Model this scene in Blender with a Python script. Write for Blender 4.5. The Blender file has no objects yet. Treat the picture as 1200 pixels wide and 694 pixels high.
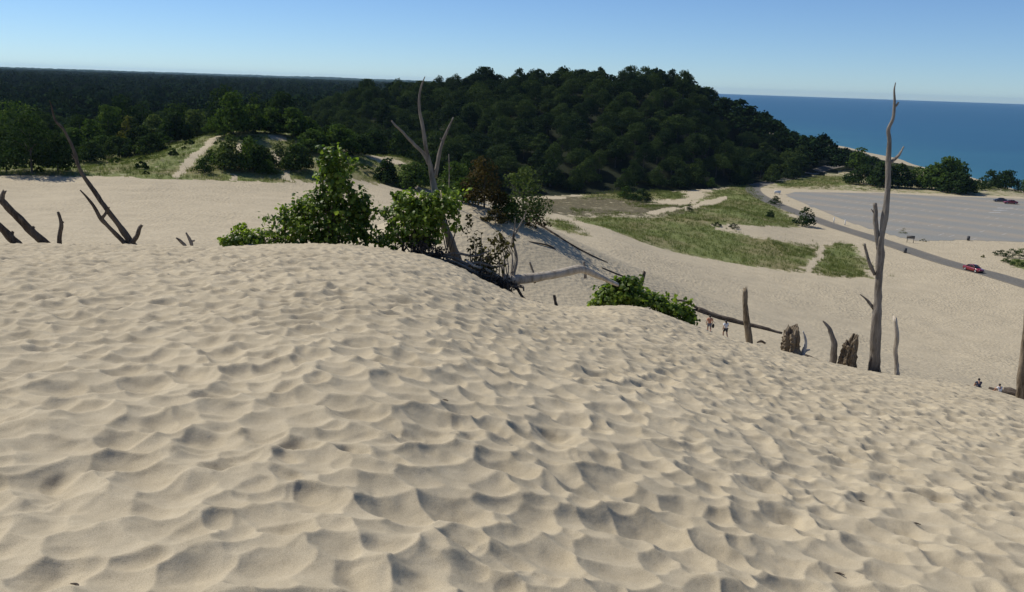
import bpy, math, random
import numpy as np
from mathutils import Vector, Matrix

# ------------------------------------------------------------------ scene
sc = bpy.context.scene
col = sc.collection
rng = np.random.default_rng(7)
random.seed(7)
FOC = 1039.0                       # focal length in pixels of a 1200 px wide frame
ROLL = math.radians(1.96)
PITCH = math.radians(13.44)
EYE = 40.0                         # metres above the lake
SUN_AZ = math.radians(-58)         # left of the viewing direction (+Y)
SUN_EL = math.radians(49)

def ray(px, py):
    u = (px - 600) / FOC; v = (347 - py) / FOC
    U = u * math.cos(ROLL) - v * math.sin(ROLL)
    V = v * math.cos(ROLL) + u * math.sin(ROLL)
    return np.array((U, V * math.sin(PITCH) + math.cos(PITCH), V * math.cos(PITCH) - math.sin(PITCH)))

def P(px, py, r):
    """the point seen at a pixel, r metres away on the map"""
    d = ray(px, py); k = r / math.hypot(d[0], d[1])
    return np.array((d[0] * k, d[1] * k, EYE + d[2] * k))

def PZ(px, py, z):
    d = ray(px, py); k = (z - EYE) / d[2]
    return np.array((d[0] * k, d[1] * k, z))

def azt(px, py):
    d = ray(px, py)
    return math.atan2(d[0], d[1]), -d[2] / math.hypot(d[0], d[1])

# ------------------------------------------------------------------ noise
def _hash(ix, iy, s):
    h = (ix.astype(np.int64) * 374761393 + iy.astype(np.int64) * 668265263 + s * 1442695041) & 0x7fffffff
    h = ((h ^ (h >> 13)) * 1274126177) & 0x7fffffff
    h = ((h ^ (h >> 15)) * 2246822519) & 0x7fffffff
    h = h ^ (h >> 16)
    return (h & 0xffffff) / float(0x1000000)

def vnoise(x, y, s=0):
    ix = np.floor(x); iy = np.floor(y); fx = x - ix; fy = y - iy
    fx = fx * fx * fx * (fx * (fx * 6 - 15) + 10); fy = fy * fy * fy * (fy * (fy * 6 - 15) + 10)
    a = _hash(ix, iy, s); b = _hash(ix + 1, iy, s); c = _hash(ix, iy + 1, s); d = _hash(ix + 1, iy + 1, s)
    return (a + (b - a) * fx) * (1 - fy) + (c + (d - c) * fx) * fy

def fbm(x, y, s=0, o=3):
    t = 0; a = .5; n = 0
    for k in range(o):
        t = t + a * vnoise(x + k * 17.3, y - k * 9.1, s + k); n += a; a *= .5; x = x * 2.03; y = y * 2.03
    return t / n - .5

def sstep(a, b, x):
    t = np.clip((x - a) / (b - a), 0, 1)
    return t * t * (3 - 2 * t)

# ------------------------------------------------------------------ object helpers
def tag(o, label=None, cat=None, group=None, kind=None):
    if label: o['label'] = label
    if cat: o['category'] = cat
    if group: o['group'] = group
    if kind: o['kind'] = kind
    return o

def empty(name, loc, label, cat, group=None, rz=0.0):
    o = bpy.data.objects.new(name, None); col.objects.link(o)
    o.empty_display_size = .2
    o.location = tuple(loc); o.rotation_euler = (0, 0, rz)
    return tag(o, label, cat, group)

class MB:
    """collects vertices and faces for ONE mesh object"""
    def __init__(s): s.v = []; s.f = []; s.m = []; s.n = 0
    def add(s, v, f, mi=0):
        v = np.asarray(v, float).reshape(-1, 3)
        s.v.append(v)
        for q in f: s.f.append(tuple(int(i) + s.n for i in q)); s.m.append(mi)
        s.n += len(v)
    def tube(s, pts, rad, sides=8, rough=.0, seed=0, jag=0.0, res=0, mi=0, ridge=0.0):
        pts = np.asarray(pts, float); rad = np.asarray(rad, float)
        if res: pts, rad = spline(pts, rad, res)
        n = len(pts)
        T = np.gradient(pts, axis=0); T /= np.linalg.norm(T, axis=1)[:, None] + 1e-9
        ref = np.array((0., 0, 1)) if abs(T[0][2]) < .9 else np.array((1., 0, 0))
        A = np.cross(T[0], ref); A /= np.linalg.norm(A)
        vs = []; th = np.arange(sides) * 2 * math.pi / sides
        L = 0
        r0 = random.Random(seed)
        ph = [r0.uniform(0, 6.28) for _ in range(4)]
        for i in range(n):
            A = A - T[i] * A.dot(T[i]); A /= np.linalg.norm(A) + 1e-9
            B = np.cross(T[i], A)
            if i: L += np.linalg.norm(pts[i] - pts[i - 1])
            k = rad[i] * (1 + rough * (fbm(th * 1.3 + seed, np.full(sides, L / max(rad[0], .02) * .35) + seed * 3.1, seed) * 2)
                          + ridge * (np.sin(th * 5 + ph[0] + L * .6) * .5 + np.sin(th * 9 + ph[1] - L * 1.1) * .35))
            ring = pts[i] + np.outer(np.cos(th) * k, A) + np.outer(np.sin(th) * k, B)
            if jag and i == n - 1:
                ring = ring + T[i] * (np.array([r0.uniform(-.25, 1) for _ in th]) * jag)[:, None]
            vs.append(ring)
        v = np.concatenate(vs + [pts[:1], pts[-1:] - (T[-1:] * jag * .3 if jag else 0)])
        f = []
        for i in range(n - 1):
            for j in range(sides):
                k = (j + 1) % sides
                f.append((i * sides + j, i * sides + k, (i + 1) * sides + k, (i + 1) * sides + j))
        for j in range(sides):
            k = (j + 1) % sides
            f.append((n * sides, k, j)); f.append((n * sides + 1, (n - 1) * sides + j, (n - 1) * sides + k))
        s.add(v, f, mi)
    def box(s, c, d, mi=0, rz=0.0, taper=1.0):
        x, y, z = (q / 2 for q in d); cs, sn = math.cos(rz), math.sin(rz); v = []
        for k, t in ((-1, 1), (1, taper)):
            for a, b in ((-1, -1), (1, -1), (1, 1), (-1, 1)):
                X, Y = a * x * t, b * y * t
                v.append((c[0] + X * cs - Y * sn, c[1] + X * sn + Y * cs, c[2] + k * z))
        s.add(v, [(3, 2, 1, 0), (4, 5, 6, 7), (0, 1, 5, 4), (1, 2, 6, 5), (2, 3, 7, 6), (3, 0, 4, 7)], mi)
    def ball(s, c, d, seg=10, rings=7, mi=0):
        v = [(c[0], c[1], c[2] + d[2] / 2)]
        for i in range(1, rings):
            a = math.pi * i / rings
            for j in range(seg):
                b = 2 * math.pi * j / seg
                v.append((c[0] + d[0] / 2 * math.sin(a) * math.cos(b), c[1] + d[1] / 2 * math.sin(a) * math.sin(b), c[2] + d[2] / 2 * math.cos(a)))
        v.append((c[0], c[1], c[2] - d[2] / 2)); f = []
        for j in range(seg):
            k = (j + 1) % seg
            f.append((0, 1 + j, 1 + k))
            for i in range(rings - 2): f.append((1 + i * seg + j, 1 + (i + 1) * seg + j, 1 + (i + 1) * seg + k, 1 + i * seg + k))
            f.append((1 + (rings - 2) * seg + j, len(v) - 1, 1 + (rings - 2) * seg + k))
        s.add(v, f, mi)
    def mesh(s, name, mats, smooth=True):
        me = bpy.data.meshes.new(name)
        v = np.concatenate(s.v) if s.v else np.zeros((0, 3))
        me.from_pydata(v.tolist(), [], s.f)
        for m in mats: me.materials.append(m)
        if len(mats) > 1: me.polygons.foreach_set('material_index', s.m)
        if smooth: me.polygons.foreach_set('use_smooth', [True] * len(me.polygons))
        me.update()
        return me
    def build(s, name, mats, parent=None, loc=None, smooth=True):
        if not isinstance(mats, (list, tuple)): mats = [mats]
        if loc is not None: s.v = [v - np.asarray(loc) for v in s.v]
        o = bpy.data.objects.new(name, s.mesh(name, mats, smooth)); col.objects.link(o)
        if parent: o.parent = parent
        elif loc is not None: o.location = tuple(loc)
        return o

def raw_mesh(name, v, f, mats, smooth=True, attrs=None, parent=None, mi=None, loc=None):
    """numpy mesh: f is (n,3) or (n,4)"""
    me = bpy.data.meshes.new(name)
    v = np.ascontiguousarray(v, np.float32); f = np.ascontiguousarray(f, np.int32)
    if loc is not None: v = v - np.asarray(loc, np.float32)
    k = f.shape[1]
    me.vertices.add(len(v)); me.vertices.foreach_set('co', v.ravel())
    me.loops.add(f.size); me.loops.foreach_set('vertex_index', f.ravel())
    me.polygons.add(len(f)); me.polygons.foreach_set('loop_start', np.arange(0, f.size, k, dtype=np.int32))
    if smooth: me.polygons.foreach_set('use_smooth', np.ones(len(f), bool))
    for m in (mats if isinstance(mats, (list, tuple)) else [mats]): me.materials.append(m)
    if mi is not None: me.polygons.foreach_set('material_index', np.ascontiguousarray(mi, np.int32))
    me.update(calc_edges=True)
    for n, a in (attrs or {}).items():
        if a.ndim == 1:
            at = me.attributes.new(n, 'FLOAT', 'POINT'); at.data.foreach_set('value', np.ascontiguousarray(a, np.float32))
        else:
            at = me.attributes.new(n, 'FLOAT_COLOR', 'POINT'); at.data.foreach_set('color', np.ascontiguousarray(a, np.float32).ravel())
    o = bpy.data.objects.new(name, me); col.objects.link(o)
    if parent: o.parent = parent
    elif loc is not None: o.location = tuple(loc)
    return o

def spline(pts, rad, res):
    p = np.vstack([2 * pts[0] - pts[1], pts, 2 * pts[-1] - pts[-2]]); out = []; ro = []
    for i in range(1, len(p) - 2):
        for k in range(res):
            t = k / res; a, b, c, d = p[i - 1], p[i], p[i + 1], p[i + 2]
            out.append(.5 * (2 * b + (c - a) * t + (2 * a - 5 * b + 4 * c - d) * t * t + (3 * b - a - 3 * c + d) * t ** 3))
            ro.append(rad[i - 1] + (rad[i] - rad[i - 1]) * t)
    out.append(pts[-1]); ro.append(rad[-1])
    return np.array(out), np.array(ro)

# ------------------------------------------------------------------ materials
def new_mat(name):
    m = bpy.data.materials.new(name); m.use_nodes = True
    nt = m.node_tree; nt.nodes.clear()
    return m, nt, (lambda t, **kw: _node(nt, t, kw)), nt.links.new

def _node(nt, t, kw):
    n = nt.nodes.new(t)
    for k, v in kw.items():
        if k.startswith('i_'):
            key = k[2:]; key = int(key) if key.isdigit() else key.replace('_', ' ')
            n.inputs[key].default_value = v
        else: setattr(n, k, v)
    return n

def ramp(nd, lk, src, stops):
    r = nd('ShaderNodeValToRGB'); e = r.color_ramp.elements
    while len(e) > 1: e.remove(e[-1])
    e[0].position, e[0].color = stops[0][0], (*stops[0][1], 1)
    for p, c in stops[1:]:
        q = e.new(p); q.color = (*c, 1)
    lk(src, r.inputs[0]); return r.outputs[0]

def mix(nd, lk, fac, a, b, mode='MIX'):
    n = nd('ShaderNodeMix', data_type='RGBA', blend_type=mode)
    for sock, v in ((n.inputs[0], fac), (n.inputs[6], a), (n.inputs[7], b)):
        if isinstance(v, (int, float)): sock.default_value = v
        elif isinstance(v, tuple): sock.default_value = (*v, 1)
        else: lk(v, sock)
    return n.outputs[2]

def math_n(nd, lk, op, a, b=0.0, c=None, clamp=False):
    n = nd('ShaderNodeMath', operation=op, use_clamp=clamp)
    for i, v in enumerate((a, b, c)):
        if v is None: continue
        if isinstance(v, (int, float)): n.inputs[i].default_value = v
        else: lk(v, n.inputs[i])
    return n.outputs[0]

def simple(name, c, rough=.6, var=.25, scale=6.0, metallic=0.0, spec=.5, bump=0.0, coord='Object', coat=0.0):
    m, nt, nd, lk = new_mat(name)
    out = nd('ShaderNodeOutputMaterial'); b = nd('ShaderNodeBsdfPrincipled', i_Roughness=rough, i_Metallic=metallic)
    b.inputs['Specular IOR Level'].default_value = spec; b.inputs['Coat Weight'].default_value = coat
    lk(b.outputs[0], out.inputs[0])
    tc = nd('ShaderNodeTexCoord'); n = nd('ShaderNodeTexNoise', i_Scale=scale, i_Detail=5.0); lk(tc.outputs[coord], n.inputs[0])
    lo = tuple(x * (1 - var) for x in c); hi = tuple(min(1, x * (1 + var)) for x in c)
    lk(ramp(nd, lk, n.outputs[0], [(.3, lo), (.7, hi)]), b.inputs['Base Color'])
    if bump:
        bp = nd('ShaderNodeBump', i_Strength=bump, i_Distance=.05); lk(n.outputs[0], bp.inputs['Height']); lk(bp.outputs[0], b.inputs['Normal'])
    return m

SAND = (.460, .394, .275)
def sand_color(nd, lk, pos):
    n1 = nd('ShaderNodeTexNoise', i_Scale=.35, i_Detail=4.0); n2 = nd('ShaderNodeTexNoise', i_Scale=7.0, i_Detail=6.0)
    n3 = nd('ShaderNodeTexNoise', i_Scale=260.0, i_Detail=2.0)
    for n in (n1, n2, n3): lk(pos, n.inputs[0])
    a = ramp(nd, lk, n1.outputs[0], [(.3, tuple(x * .92 for x in SAND)), (.7, tuple(x * 1.06 for x in SAND))])
    b = ramp(nd, lk, n2.outputs[0], [(.3, (.90, .89, .88)), (.7, (1.06, 1.06, 1.07))])
    c = ramp(nd, lk, n3.outputs[0], [(.3, (.72, .70, .68)), (.5, (1, 1, 1)), (.75, (1.16, 1.16, 1.16))])
    return mix(nd, lk, 1.0, mix(nd, lk, 1.0, a, b, 'MULTIPLY'), c, 'MULTIPLY')

def mat_dune():
    m, nt, nd, lk = new_mat('dune_sand')
    out = nd('ShaderNodeOutputMaterial'); b = nd('ShaderNodeBsdfPrincipled', i_Roughness=.95); b.inputs['Specular IOR Level'].default_value = .12
    lk(b.outputs[0], out.inputs[0])
    g = nd('ShaderNodeNewGeometry')
    lk(sand_color(nd, lk, g.outputs['Position']), b.inputs['Base Color'])
    a = nd('ShaderNodeTexNoise', i_Scale=14.0, i_Detail=6.0, i_Roughness=.6); c = nd('ShaderNodeTexNoise', i_Scale=240.0, i_Detail=2.0)
    lk(g.outputs['Position'], a.inputs[0]); lk(g.outputs['Position'], c.inputs[0])
    b1 = nd('ShaderNodeBump', i_Strength=.22, i_Distance=.03); lk(a.outputs[0], b1.inputs['Height'])
    b2 = nd('ShaderNodeBump', i_Strength=.35, i_Distance=.004); lk(c.outputs[0], b2.inputs['Height']); lk(b1.outputs[0], b2.inputs['Normal'])
    lk(b2.outputs[0], b.inputs['Normal'])
    return m

def mat_ground():
    m, nt, nd, lk = new_mat('ground_cover')
    out = nd('ShaderNodeOutputMaterial'); b = nd('ShaderNodeBsdfPrincipled', i_Roughness=.95); b.inputs['Specular IOR Level'].default_value = .1
    lk(b.outputs[0], out.inputs[0])
    g = nd('ShaderNodeNewGeometry'); pos = g.outputs['Position']
    at = nd('ShaderNodeAttribute', attribute_name='cover'); sp = nd('ShaderNodeSeparateColor'); lk(at.outputs[0], sp.inputs[0])
    sand = sand_color(nd, lk, pos)
    na = nd('ShaderNodeTexNoise', i_Scale=.45, i_Detail=7.0, i_Roughness=.65); nb = nd('ShaderNodeTexNoise', i_Scale=1.7, i_Detail=6.0, i_Roughness=.7)
    nc = nd('ShaderNodeTexNoise', i_Scale=.09, i_Detail=4.0)
    for n in (na, nb, nc): lk(pos, n.inputs[0])
    green = ramp(nd, lk, nb.outputs[0], [(.3, (.075, .098, .028)), (.5, (.15, .175, .055)), (.7, (.27, .255, .12))])
    dry = ramp(nd, lk, nb.outputs[0], [(.3, (.15, .13, .055)), (.7, (.30, .25, .14))])
    grass = mix(nd, lk, ramp(nd, lk, nc.outputs[0], [(.42, (0, 0, 0)), (.62, (.8, .8, .8))]), green, dry)
    heath = ramp(nd, lk, nb.outputs[0], [(.3, (.065, .055, .030)), (.5, (.115, .098, .058)), (.7, (.19, .165, .105))])
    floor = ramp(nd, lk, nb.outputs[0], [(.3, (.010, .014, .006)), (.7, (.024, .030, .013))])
    def mask(chan, w):
        v = math_n(nd, lk, 'ADD', sp.outputs[chan], math_n(nd, lk, 'MULTIPLY', math_n(nd, lk, 'SUBTRACT', na.outputs[0], .5), w))
        mr = nd('ShaderNodeMapRange', interpolation_type='SMOOTHSTEP'); mr.inputs[1].default_value = .38; mr.inputs[2].default_value = .62
        lk(v, mr.inputs[0]); return mr.outputs[0]
    c = mix(nd, lk, mask(0, 1.5), sand, grass)
    c = mix(nd, lk, mask(1, 1.3), c, heath)
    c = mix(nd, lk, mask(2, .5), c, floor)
    lk(c, b.inputs['Base Color'])
    v = nd('ShaderNodeTexVoronoi', feature='SMOOTH_F1', i_Scale=1.9, i_Smoothness=.5)
    nz = nd('ShaderNodeTexNoise', i_Scale=.9, i_Detail=2.0); lk(pos, nz.inputs[0])
    wv = mix(nd, lk, .22, pos, nz.outputs[1], 'ADD'); lk(wv, v.inputs[0])
    n2 = nd('ShaderNodeTexNoise', i_Scale=3.0, i_Detail=5.0); lk(pos, n2.inputs[0])
    hgt = math_n(nd, lk, 'ADD', v.outputs[0], math_n(nd, lk, 'MULTIPLY', n2.outputs[0], .9))
    n4 = nd('ShaderNodeTexNoise', i_Scale=.07, i_Detail=3.0); lk(pos, n4.inputs[0])
    hgt = math_n(nd, lk, 'MULTIPLY', hgt, ramp(nd, lk, n4.outputs[0], [(.35, (.35, .35, .35)), (.65, (1.2, 1.2, 1.2))]))
    bp = nd('ShaderNodeBump', i_Strength=.9, i_Distance=.15); lk(hgt, bp.inputs['Height']); lk(bp.outputs[0], b.inputs['Normal'])
    return m

def mat_foliage(name, dark, light, trans=.3, scale=.35, rnd=.35, rough=.85, spec=.03):
    m, nt, nd, lk = new_mat(name)
    out = nd('ShaderNodeOutputMaterial')
    g = nd('ShaderNodeNewGeometry'); n = nd('ShaderNodeTexNoise', i_Scale=scale, i_Detail=3.0); lk(g.outputs['Position'], n.inputs[0])
    oi = nd('ShaderNodeObjectInfo')
    f = math_n(nd, lk, 'ADD', math_n(nd, lk, 'MULTIPLY', math_n(nd, lk, 'SUBTRACT', n.outputs[0], .5), 1.6), math_n(nd, lk, 'MULTIPLY', g.outputs['Random Per Island'], .55))
    f = math_n(nd, lk, 'ADD', f, math_n(nd, lk, 'MULTIPLY', math_n(nd, lk, 'SUBTRACT', oi.outputs['Random'], .35), rnd), clamp=True)
    c = mix(nd, lk, f, dark, light)
    b = nd('ShaderNodeBsdfPrincipled', i_Roughness=rough); b.inputs['Specular IOR Level'].default_value = .3
    lk(c, b.inputs['Base Color']); b.inputs['Specular IOR Level'].default_value = spec
    t = nd('ShaderNodeBsdfTranslucent'); lk(mix(nd, lk, 1.0, c, (1.15, 1.25, .55), 'MULTIPLY'), t.inputs[0])
    mx = nd('ShaderNodeMixShader', i_0=trans); lk(b.outputs[0], mx.inputs[1]); lk(t.outputs[0], mx.inputs[2]); lk(mx.outputs[0], out.inputs[0])
    return m

def mat_wood(name, dark, mid, light, scale=1.0, bump=1.0):
    m, nt, nd, lk = new_mat(name)
    out = nd('ShaderNodeOutputMaterial'); b = nd('ShaderNodeBsdfPrincipled', i_Roughness=.85); b.inputs['Specular IOR Level'].default_value = .2
    lk(b.outputs[0], out.inputs[0])
    g = nd('ShaderNodeNewGeometry'); mp = nd('ShaderNodeMapping'); mp.inputs['Scale'].default_value = (9 * scale, 9 * scale, 1.4 * scale); lk(g.outputs['Position'], mp.inputs[0])
    n = nd('ShaderNodeTexNoise', i_Scale=1.6, i_Detail=8.0, i_Roughness=.65); lk(mp.outputs[0], n.inputs[0])
    n2 = nd('ShaderNodeTexNoise', i_Scale=1.1, i_Detail=3.0); lk(g.outputs['Position'], n2.inputs[0])
    c = ramp(nd, lk, n.outputs[0], [(.32, dark), (.5, mid), (.68, light)])
    c = mix(nd, lk, ramp(nd, lk, n2.outputs[0], [(.4, (0, 0, 0)), (.65, (.75, .75, .75))]), c, light)
    lk(c, b.inputs['Base Color'])
    bp = nd('ShaderNodeBump', i_Strength=bump, i_Distance=.06); lk(n.outputs[0], bp.inputs['Height']); lk(bp.outputs[0], b.inputs['Normal'])
    return m

def mat_water():
    m, nt, nd, lk = new_mat('lake_water')
    out = nd('ShaderNodeOutputMaterial'); b = nd('ShaderNodeBsdfPrincipled', i_Roughness=.35, i_IOR=1.33); b.inputs['Specular IOR Level'].default_value = .16
    lk(b.outputs[0], out.inputs[0])
    g = nd('ShaderNodeNewGeometry')
    mp = nd('ShaderNodeMapping'); mp.inputs['Rotation'].default_value = (0, 0, .25); mp.inputs['Scale'].default_value = (.0028, .010, .01); lk(g.outputs['Position'], mp.inputs[0])
    n = nd('ShaderNodeTexNoise', i_Scale=1.0, i_Detail=5.0); lk(mp.outputs[0], n.inputs[0])
    at = nd('ShaderNodeAttribute', attribute_name='depth')
    deep = ramp(nd, lk, n.outputs[0], [(.35, (.012, .074, .145)), (.65, (.015, .090, .160))])
    shal = ramp(nd, lk, n.outputs[0], [(.35, (.025, .118, .168)), (.65, (.033, .138, .180))])
    lk(mix(nd, lk, at.outputs['Fac'], shal, deep), b.inputs['Base Color'])
    w = nd('ShaderNodeTexNoise', i_Scale=.35, i_Detail=6.0, i_Roughness=.6); mp2 = nd('ShaderNodeMapping'); mp2.inputs['Scale'].default_value = (1, .45, 1)
    lk(g.outputs['Position'], mp2.inputs[0]); lk(mp2.outputs[0], w.inputs[0])
    bp = nd('ShaderNodeBump', i_Strength=.9, i_Distance=.6); lk(w.outputs[0], bp.inputs['Height']); lk(bp.outputs[0], b.inputs['Normal'])
    return m

def mat_asphalt(name, base, sandy):
    m, nt, nd, lk = new_mat(name)
    out = nd('ShaderNodeOutputMaterial'); b = nd('ShaderNodeBsdfPrincipled', i_Roughness=.95); b.inputs['Specular IOR Level'].default_value = .08
    lk(b.outputs[0], out.inputs[0])
    g = nd('ShaderNodeNewGeometry'); pos = g.outputs['Position']
    at = nd('ShaderNodeAttribute', attribute_name='across')
    n = nd('ShaderNodeTexNoise', i_Scale=.12, i_Detail=8.0, i_Roughness=.65); n2 = nd('ShaderNodeTexNoise', i_Scale=2.5, i_Detail=5.0)
    lk(pos, n.inputs[0]); lk(pos, n2.inputs[0])
    c = ramp(nd, lk, n2.outputs[0], [(.3, tuple(x * .85 for x in base)), (.7, tuple(x * 1.15 for x in base))])
    s = math_n(nd, lk, 'ADD', at.outputs['Fac'], math_n(nd, lk, 'MULTIPLY', math_n(nd, lk, 'SUBTRACT', n.outputs[0], .5), 1.5))
    s = math_n(nd, lk, 'MULTIPLY', s, sandy, clamp=True)
    lk(mix(nd, lk, s, c, (.34, .28, .205)), b.inputs['Base Color'])
    return m

M = dict(
    dune=mat_dune(), ground=mat_ground(), water=mat_water(),
    lot=mat_asphalt('parking_asphalt', (.232, .232, .214), .55), road=mat_asphalt('road_asphalt', (.145, .138, .122), .6),
    paint=simple('worn_white_paint', (.45, .45, .43), .8, .3, .8),
    oak=mat_foliage('oak_foliage', (.016, .034, .012), (.066, .096, .025), .2, .12, 1.2, .8, .05),
    wood_edge=mat_foliage('woodland_foliage', (.018, .038, .013), (.060, .092, .024), .25, .15, .6, .8, .05),
    shrub_dark=mat_foliage('dark_shrub_foliage', (.020, .042, .014), (.058, .088, .025), .25, .5),
    shrub_mid=mat_foliage('mid_shrub_foliage', (.038, .072, .016), (.11, .16, .036), .32, .5),
    shrub_pale=mat_foliage('pale_shrub_foliage', (.060, .090, .028), (.14, .17, .06), .3, .5),
    shrub_yellow=mat_foliage('yellow_shrub_foliage', (.085, .095, .018), (.19, .18, .04), .3, .5),
    shrub_rust=mat_foliage('rust_shrub_foliage', (.036, .036, .015), (.125, .082, .030), .25, .6),
    vine=mat_foliage('vine_leaf', (.05, .095, .014), (.37, .47, .075), .5, 1.6, .3, .45, .3),
    dryleaf=mat_foliage('dry_leaf', (.055, .050, .018), (.15, .13, .045), .3, 2.0, .0),
    grass=mat_foliage('marram_grass', (.10, .13, .034), (.31, .32, .12), .25, .25, .0, .7),
    forest=mat_foliage('distant_forest', (.012, .028, .010), (.034, .056, .018), .08, .04, .0, .9, .0),
    bark=mat_wood('tree_bark', (.03, .026, .02), (.07, .06, .05), (.12, .105, .09)),
    grey_wood=mat_wood('grey_dead_wood', (.06, .048, .036), (.17, .142, .112), (.31, .275, .23)),
    brown_wood=mat_wood('brown_dead_wood', (.030, .022, .016), (.085, .065, .048), (.16, .13, .10)),
    pale_wood=mat_wood('pale_driftwood', (.20, .165, .125), (.37, .32, .25), (.52, .46, .38), .7, .35),
    stump=mat_wood('rotten_stump_bark', (.022, .016, .010), (.15, .115, .075), (.32, .26, .185), 1.2, .9),
)

# ------------------------------------------------------------------ foreground dune: crest line seen in the photograph
CREST = [(-60, 290), (0, 289.5), (100, 288.5), (200, 290), (260, 291), (300, 289), (350, 286.5), (400, 286.5), (450, 292), (500, 301), (535, 313), (575, 335),
         (612, 351.5), (640, 358), (665, 362), (690, 361), (725, 359), (750, 360), (770, 366), (800, 377), (830, 389), (850, 396.5), (880, 404.5), (937, 418.5),
         (980, 428), (1025, 437), (1050, 441), (1100, 448), (1150, 457), (1200, 469), (1270, 486)]
_a = np.array([azt(*c) for c in CREST])
_rc = np.interp(np.degrees(_a[:, 0]), [-36, -11, -2, 2, 8, 17, 23, 32, 36], [27, 27.5, 26.5, 26.5, 30, 33, 34, 35, 35])
AZ_T = np.concatenate([[-math.pi, -1.4], _a[:, 0], [1.4, math.pi]])
TN_T = np.concatenate([[.10, .15], _a[:, 1], [.26, .10]])
RC_T = np.concatenate([[27, 27], _rc, [35, 27]])

_ag = np.arange(-math.pi, math.pi, math.radians(.1))
def _blur(v, deg):
    k = int(deg / .1); w = np.exp(-.5 * (np.arange(-3 * k, 3 * k + 1) / k) ** 2); w /= w.sum()
    return np.convolve(np.pad(v, 3 * k, mode='wrap'), w, 'valid')
RC_G = _blur(np.interp(_ag, AZ_T, RC_T), 3.0); TN_F = _blur(np.interp(_ag, AZ_T, TN_T), .45); TN_G = _blur(np.interp(_ag, AZ_T, TN_T), 4.5)
def crest(az): return np.interp(az, _ag, RC_G), np.interp(az, _ag, TN_F)
H0 = 1.65
def dune_z(az, r):
    rc, tn = crest(az); ts = np.interp(az, _ag, TN_G)
    b = H0 / rc ** 2; a = ts - 2 * H0 / rc
    q = np.minimum(r, rc); t = q / rc
    z = EYE - H0 - a * q - b * q * q - (tn - ts) * rc * sstep(.45, 1.0, t)      # the crest's own dips and humps fade out towards the viewer
    t = np.maximum(r - rc, 0)
    k = 6.0; s1 = np.maximum(.60, tn + .05)
    drop = np.where(t < k, tn * t + (s1 - tn) * t * t / (2 * k), tn * t + (s1 - tn) * (t - k / 2))
    return z - drop

def dune_pt(px, py_hint=300, dr=0.0, dz=0.0):
    """a point of the crest below the pixel column px"""
    az, _ = azt(px, py_hint); rc, _t = crest(az); r = float(rc) + dr
    return np.array((math.sin(az) * r, math.cos(az) * r, float(dune_z(az, r)) + dz))

def pits(x, y, cell, seed, amin, amax, dep):
    """overlapping scooped footprints: smooth minimum of tilted bowls scattered on a jittered grid"""
    gx = np.floor(x / cell); gy = np.floor(y / cell)
    acc = np.zeros_like(x); ks = 520.0
    for ox in (-2, -1, 0, 1, 2):
        for oy in (-2, -1, 0, 1, 2):
            cx = gx + ox; cy = gy + oy
            px = (cx + .1 + .8 * _hash(cx, cy, seed)) * cell; py = (cy + .1 + .8 * _hash(cx, cy, seed + 1)) * cell
            th = _hash(cx, cy, seed + 2) * math.pi
            A = amin + (amax - amin) * _hash(cx, cy, seed + 3); B = A * (.60 + .38 * _hash(cx, cy, seed + 4))
            d = dep * B * (.45 + .7 * _hash(cx, cy, seed + 5))
            dx = x - px; dy = y - py; c = np.cos(th); s = np.sin(th)
            u = (dx * c + dy * s) / A; v = (-dx * s + dy * c) / B
            q = u * u + v * v
            tl = (_hash(cx, cy, seed + 6) - .5) * 1.0 * u + (_hash(cx, cy, seed + 7) - .5) * 1.0 * v
            z = d * (q - 1 + tl)
            acc += np.exp(-ks * np.minimum(z, .25))
    acc += np.exp(0.0)
    return -np.log(acc) / ks

def build_dune():
    fine = np.arange(math.radians(-41), math.radians(41), .0017)
    coarse = np.arange(math.radians(41), math.radians(319), .03)
    az = np.concatenate([fine, coarse]); nfine = len(fine)
    rr = [0.6]
    while rr[-1] < 37.5: rr.append(rr[-1] * (1.0029 if rr[-1] > 2.5 else 1.02))
    while rr[-1] < 62: rr.append(rr[-1] * 1.02)
    rr = np.array(rr)
    R, A = np.meshgrid(rr, az, indexing='ij')
    X = R * np.sin(A); Y = R * np.cos(A)
    An = (A + math.pi) % (2 * math.pi) - math.pi
    Z = dune_z(An, R)
    x = X[:, :nfine]; y = Y[:, :nfine]
    wx = x + .12 * fbm(x * 2.1, y * 2.1, 31) + .05 * fbm(x * 8, y * 8, 35, 2); wy = y + .12 * fbm(x * 2.1, y * 2.1, 41) + .05 * fbm(x * 8, y * 8, 45, 2)
    d1 = pits(wx, wy, .205, 100, .12, .27, .46)
    d2 = pits(wx + 3.3, wy + 1.7, .25, 200, .09, .17, .36)
    sel = sstep(.0, .14, fbm(x * .9, y * .9, 60, 2))
    d = d1 * 1.0 + d2 * .8 * sel
    d = d + .06 * fbm(x * .75, y * .75, 70, 3) + .10 * fbm(x * .22, y * .22, 80, 2) + .010 * fbm(x * 5, y * 5, 90, 3)
    d = d + .012 * (.5 - 2 * np.abs(fbm(wx * 1.1 + 5, wy * 1.5, 95, 2))) + .012 * (.5 - 2 * np.abs(fbm(wx * 2.3, wy * 2.9 + 3, 97, 2)))
    fade = sstep(0.5, 2.0, R[:, :nfine])
    Z[:, :nfine] += (d + .06) * fade
    n, m = R.shape
    v = np.stack([X.ravel(), Y.ravel(), Z.ravel()], 1)
    i = np.arange(n - 1)[:, None] * m; j = np.arange(m)[None, :]; j2 = (j + 1) % m
    f = np.stack([i + j, i + m + j, i + m + j2, i + j2], -1).reshape(-1, 4)[:, ::-1]
    v = np.vstack([v, [0, 0, EYE - H0]]); c = len(v) - 1
    o = raw_mesh('sand_dune', v, f, M['dune'])
    tag(o, kind='structure')
build_dune()

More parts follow.
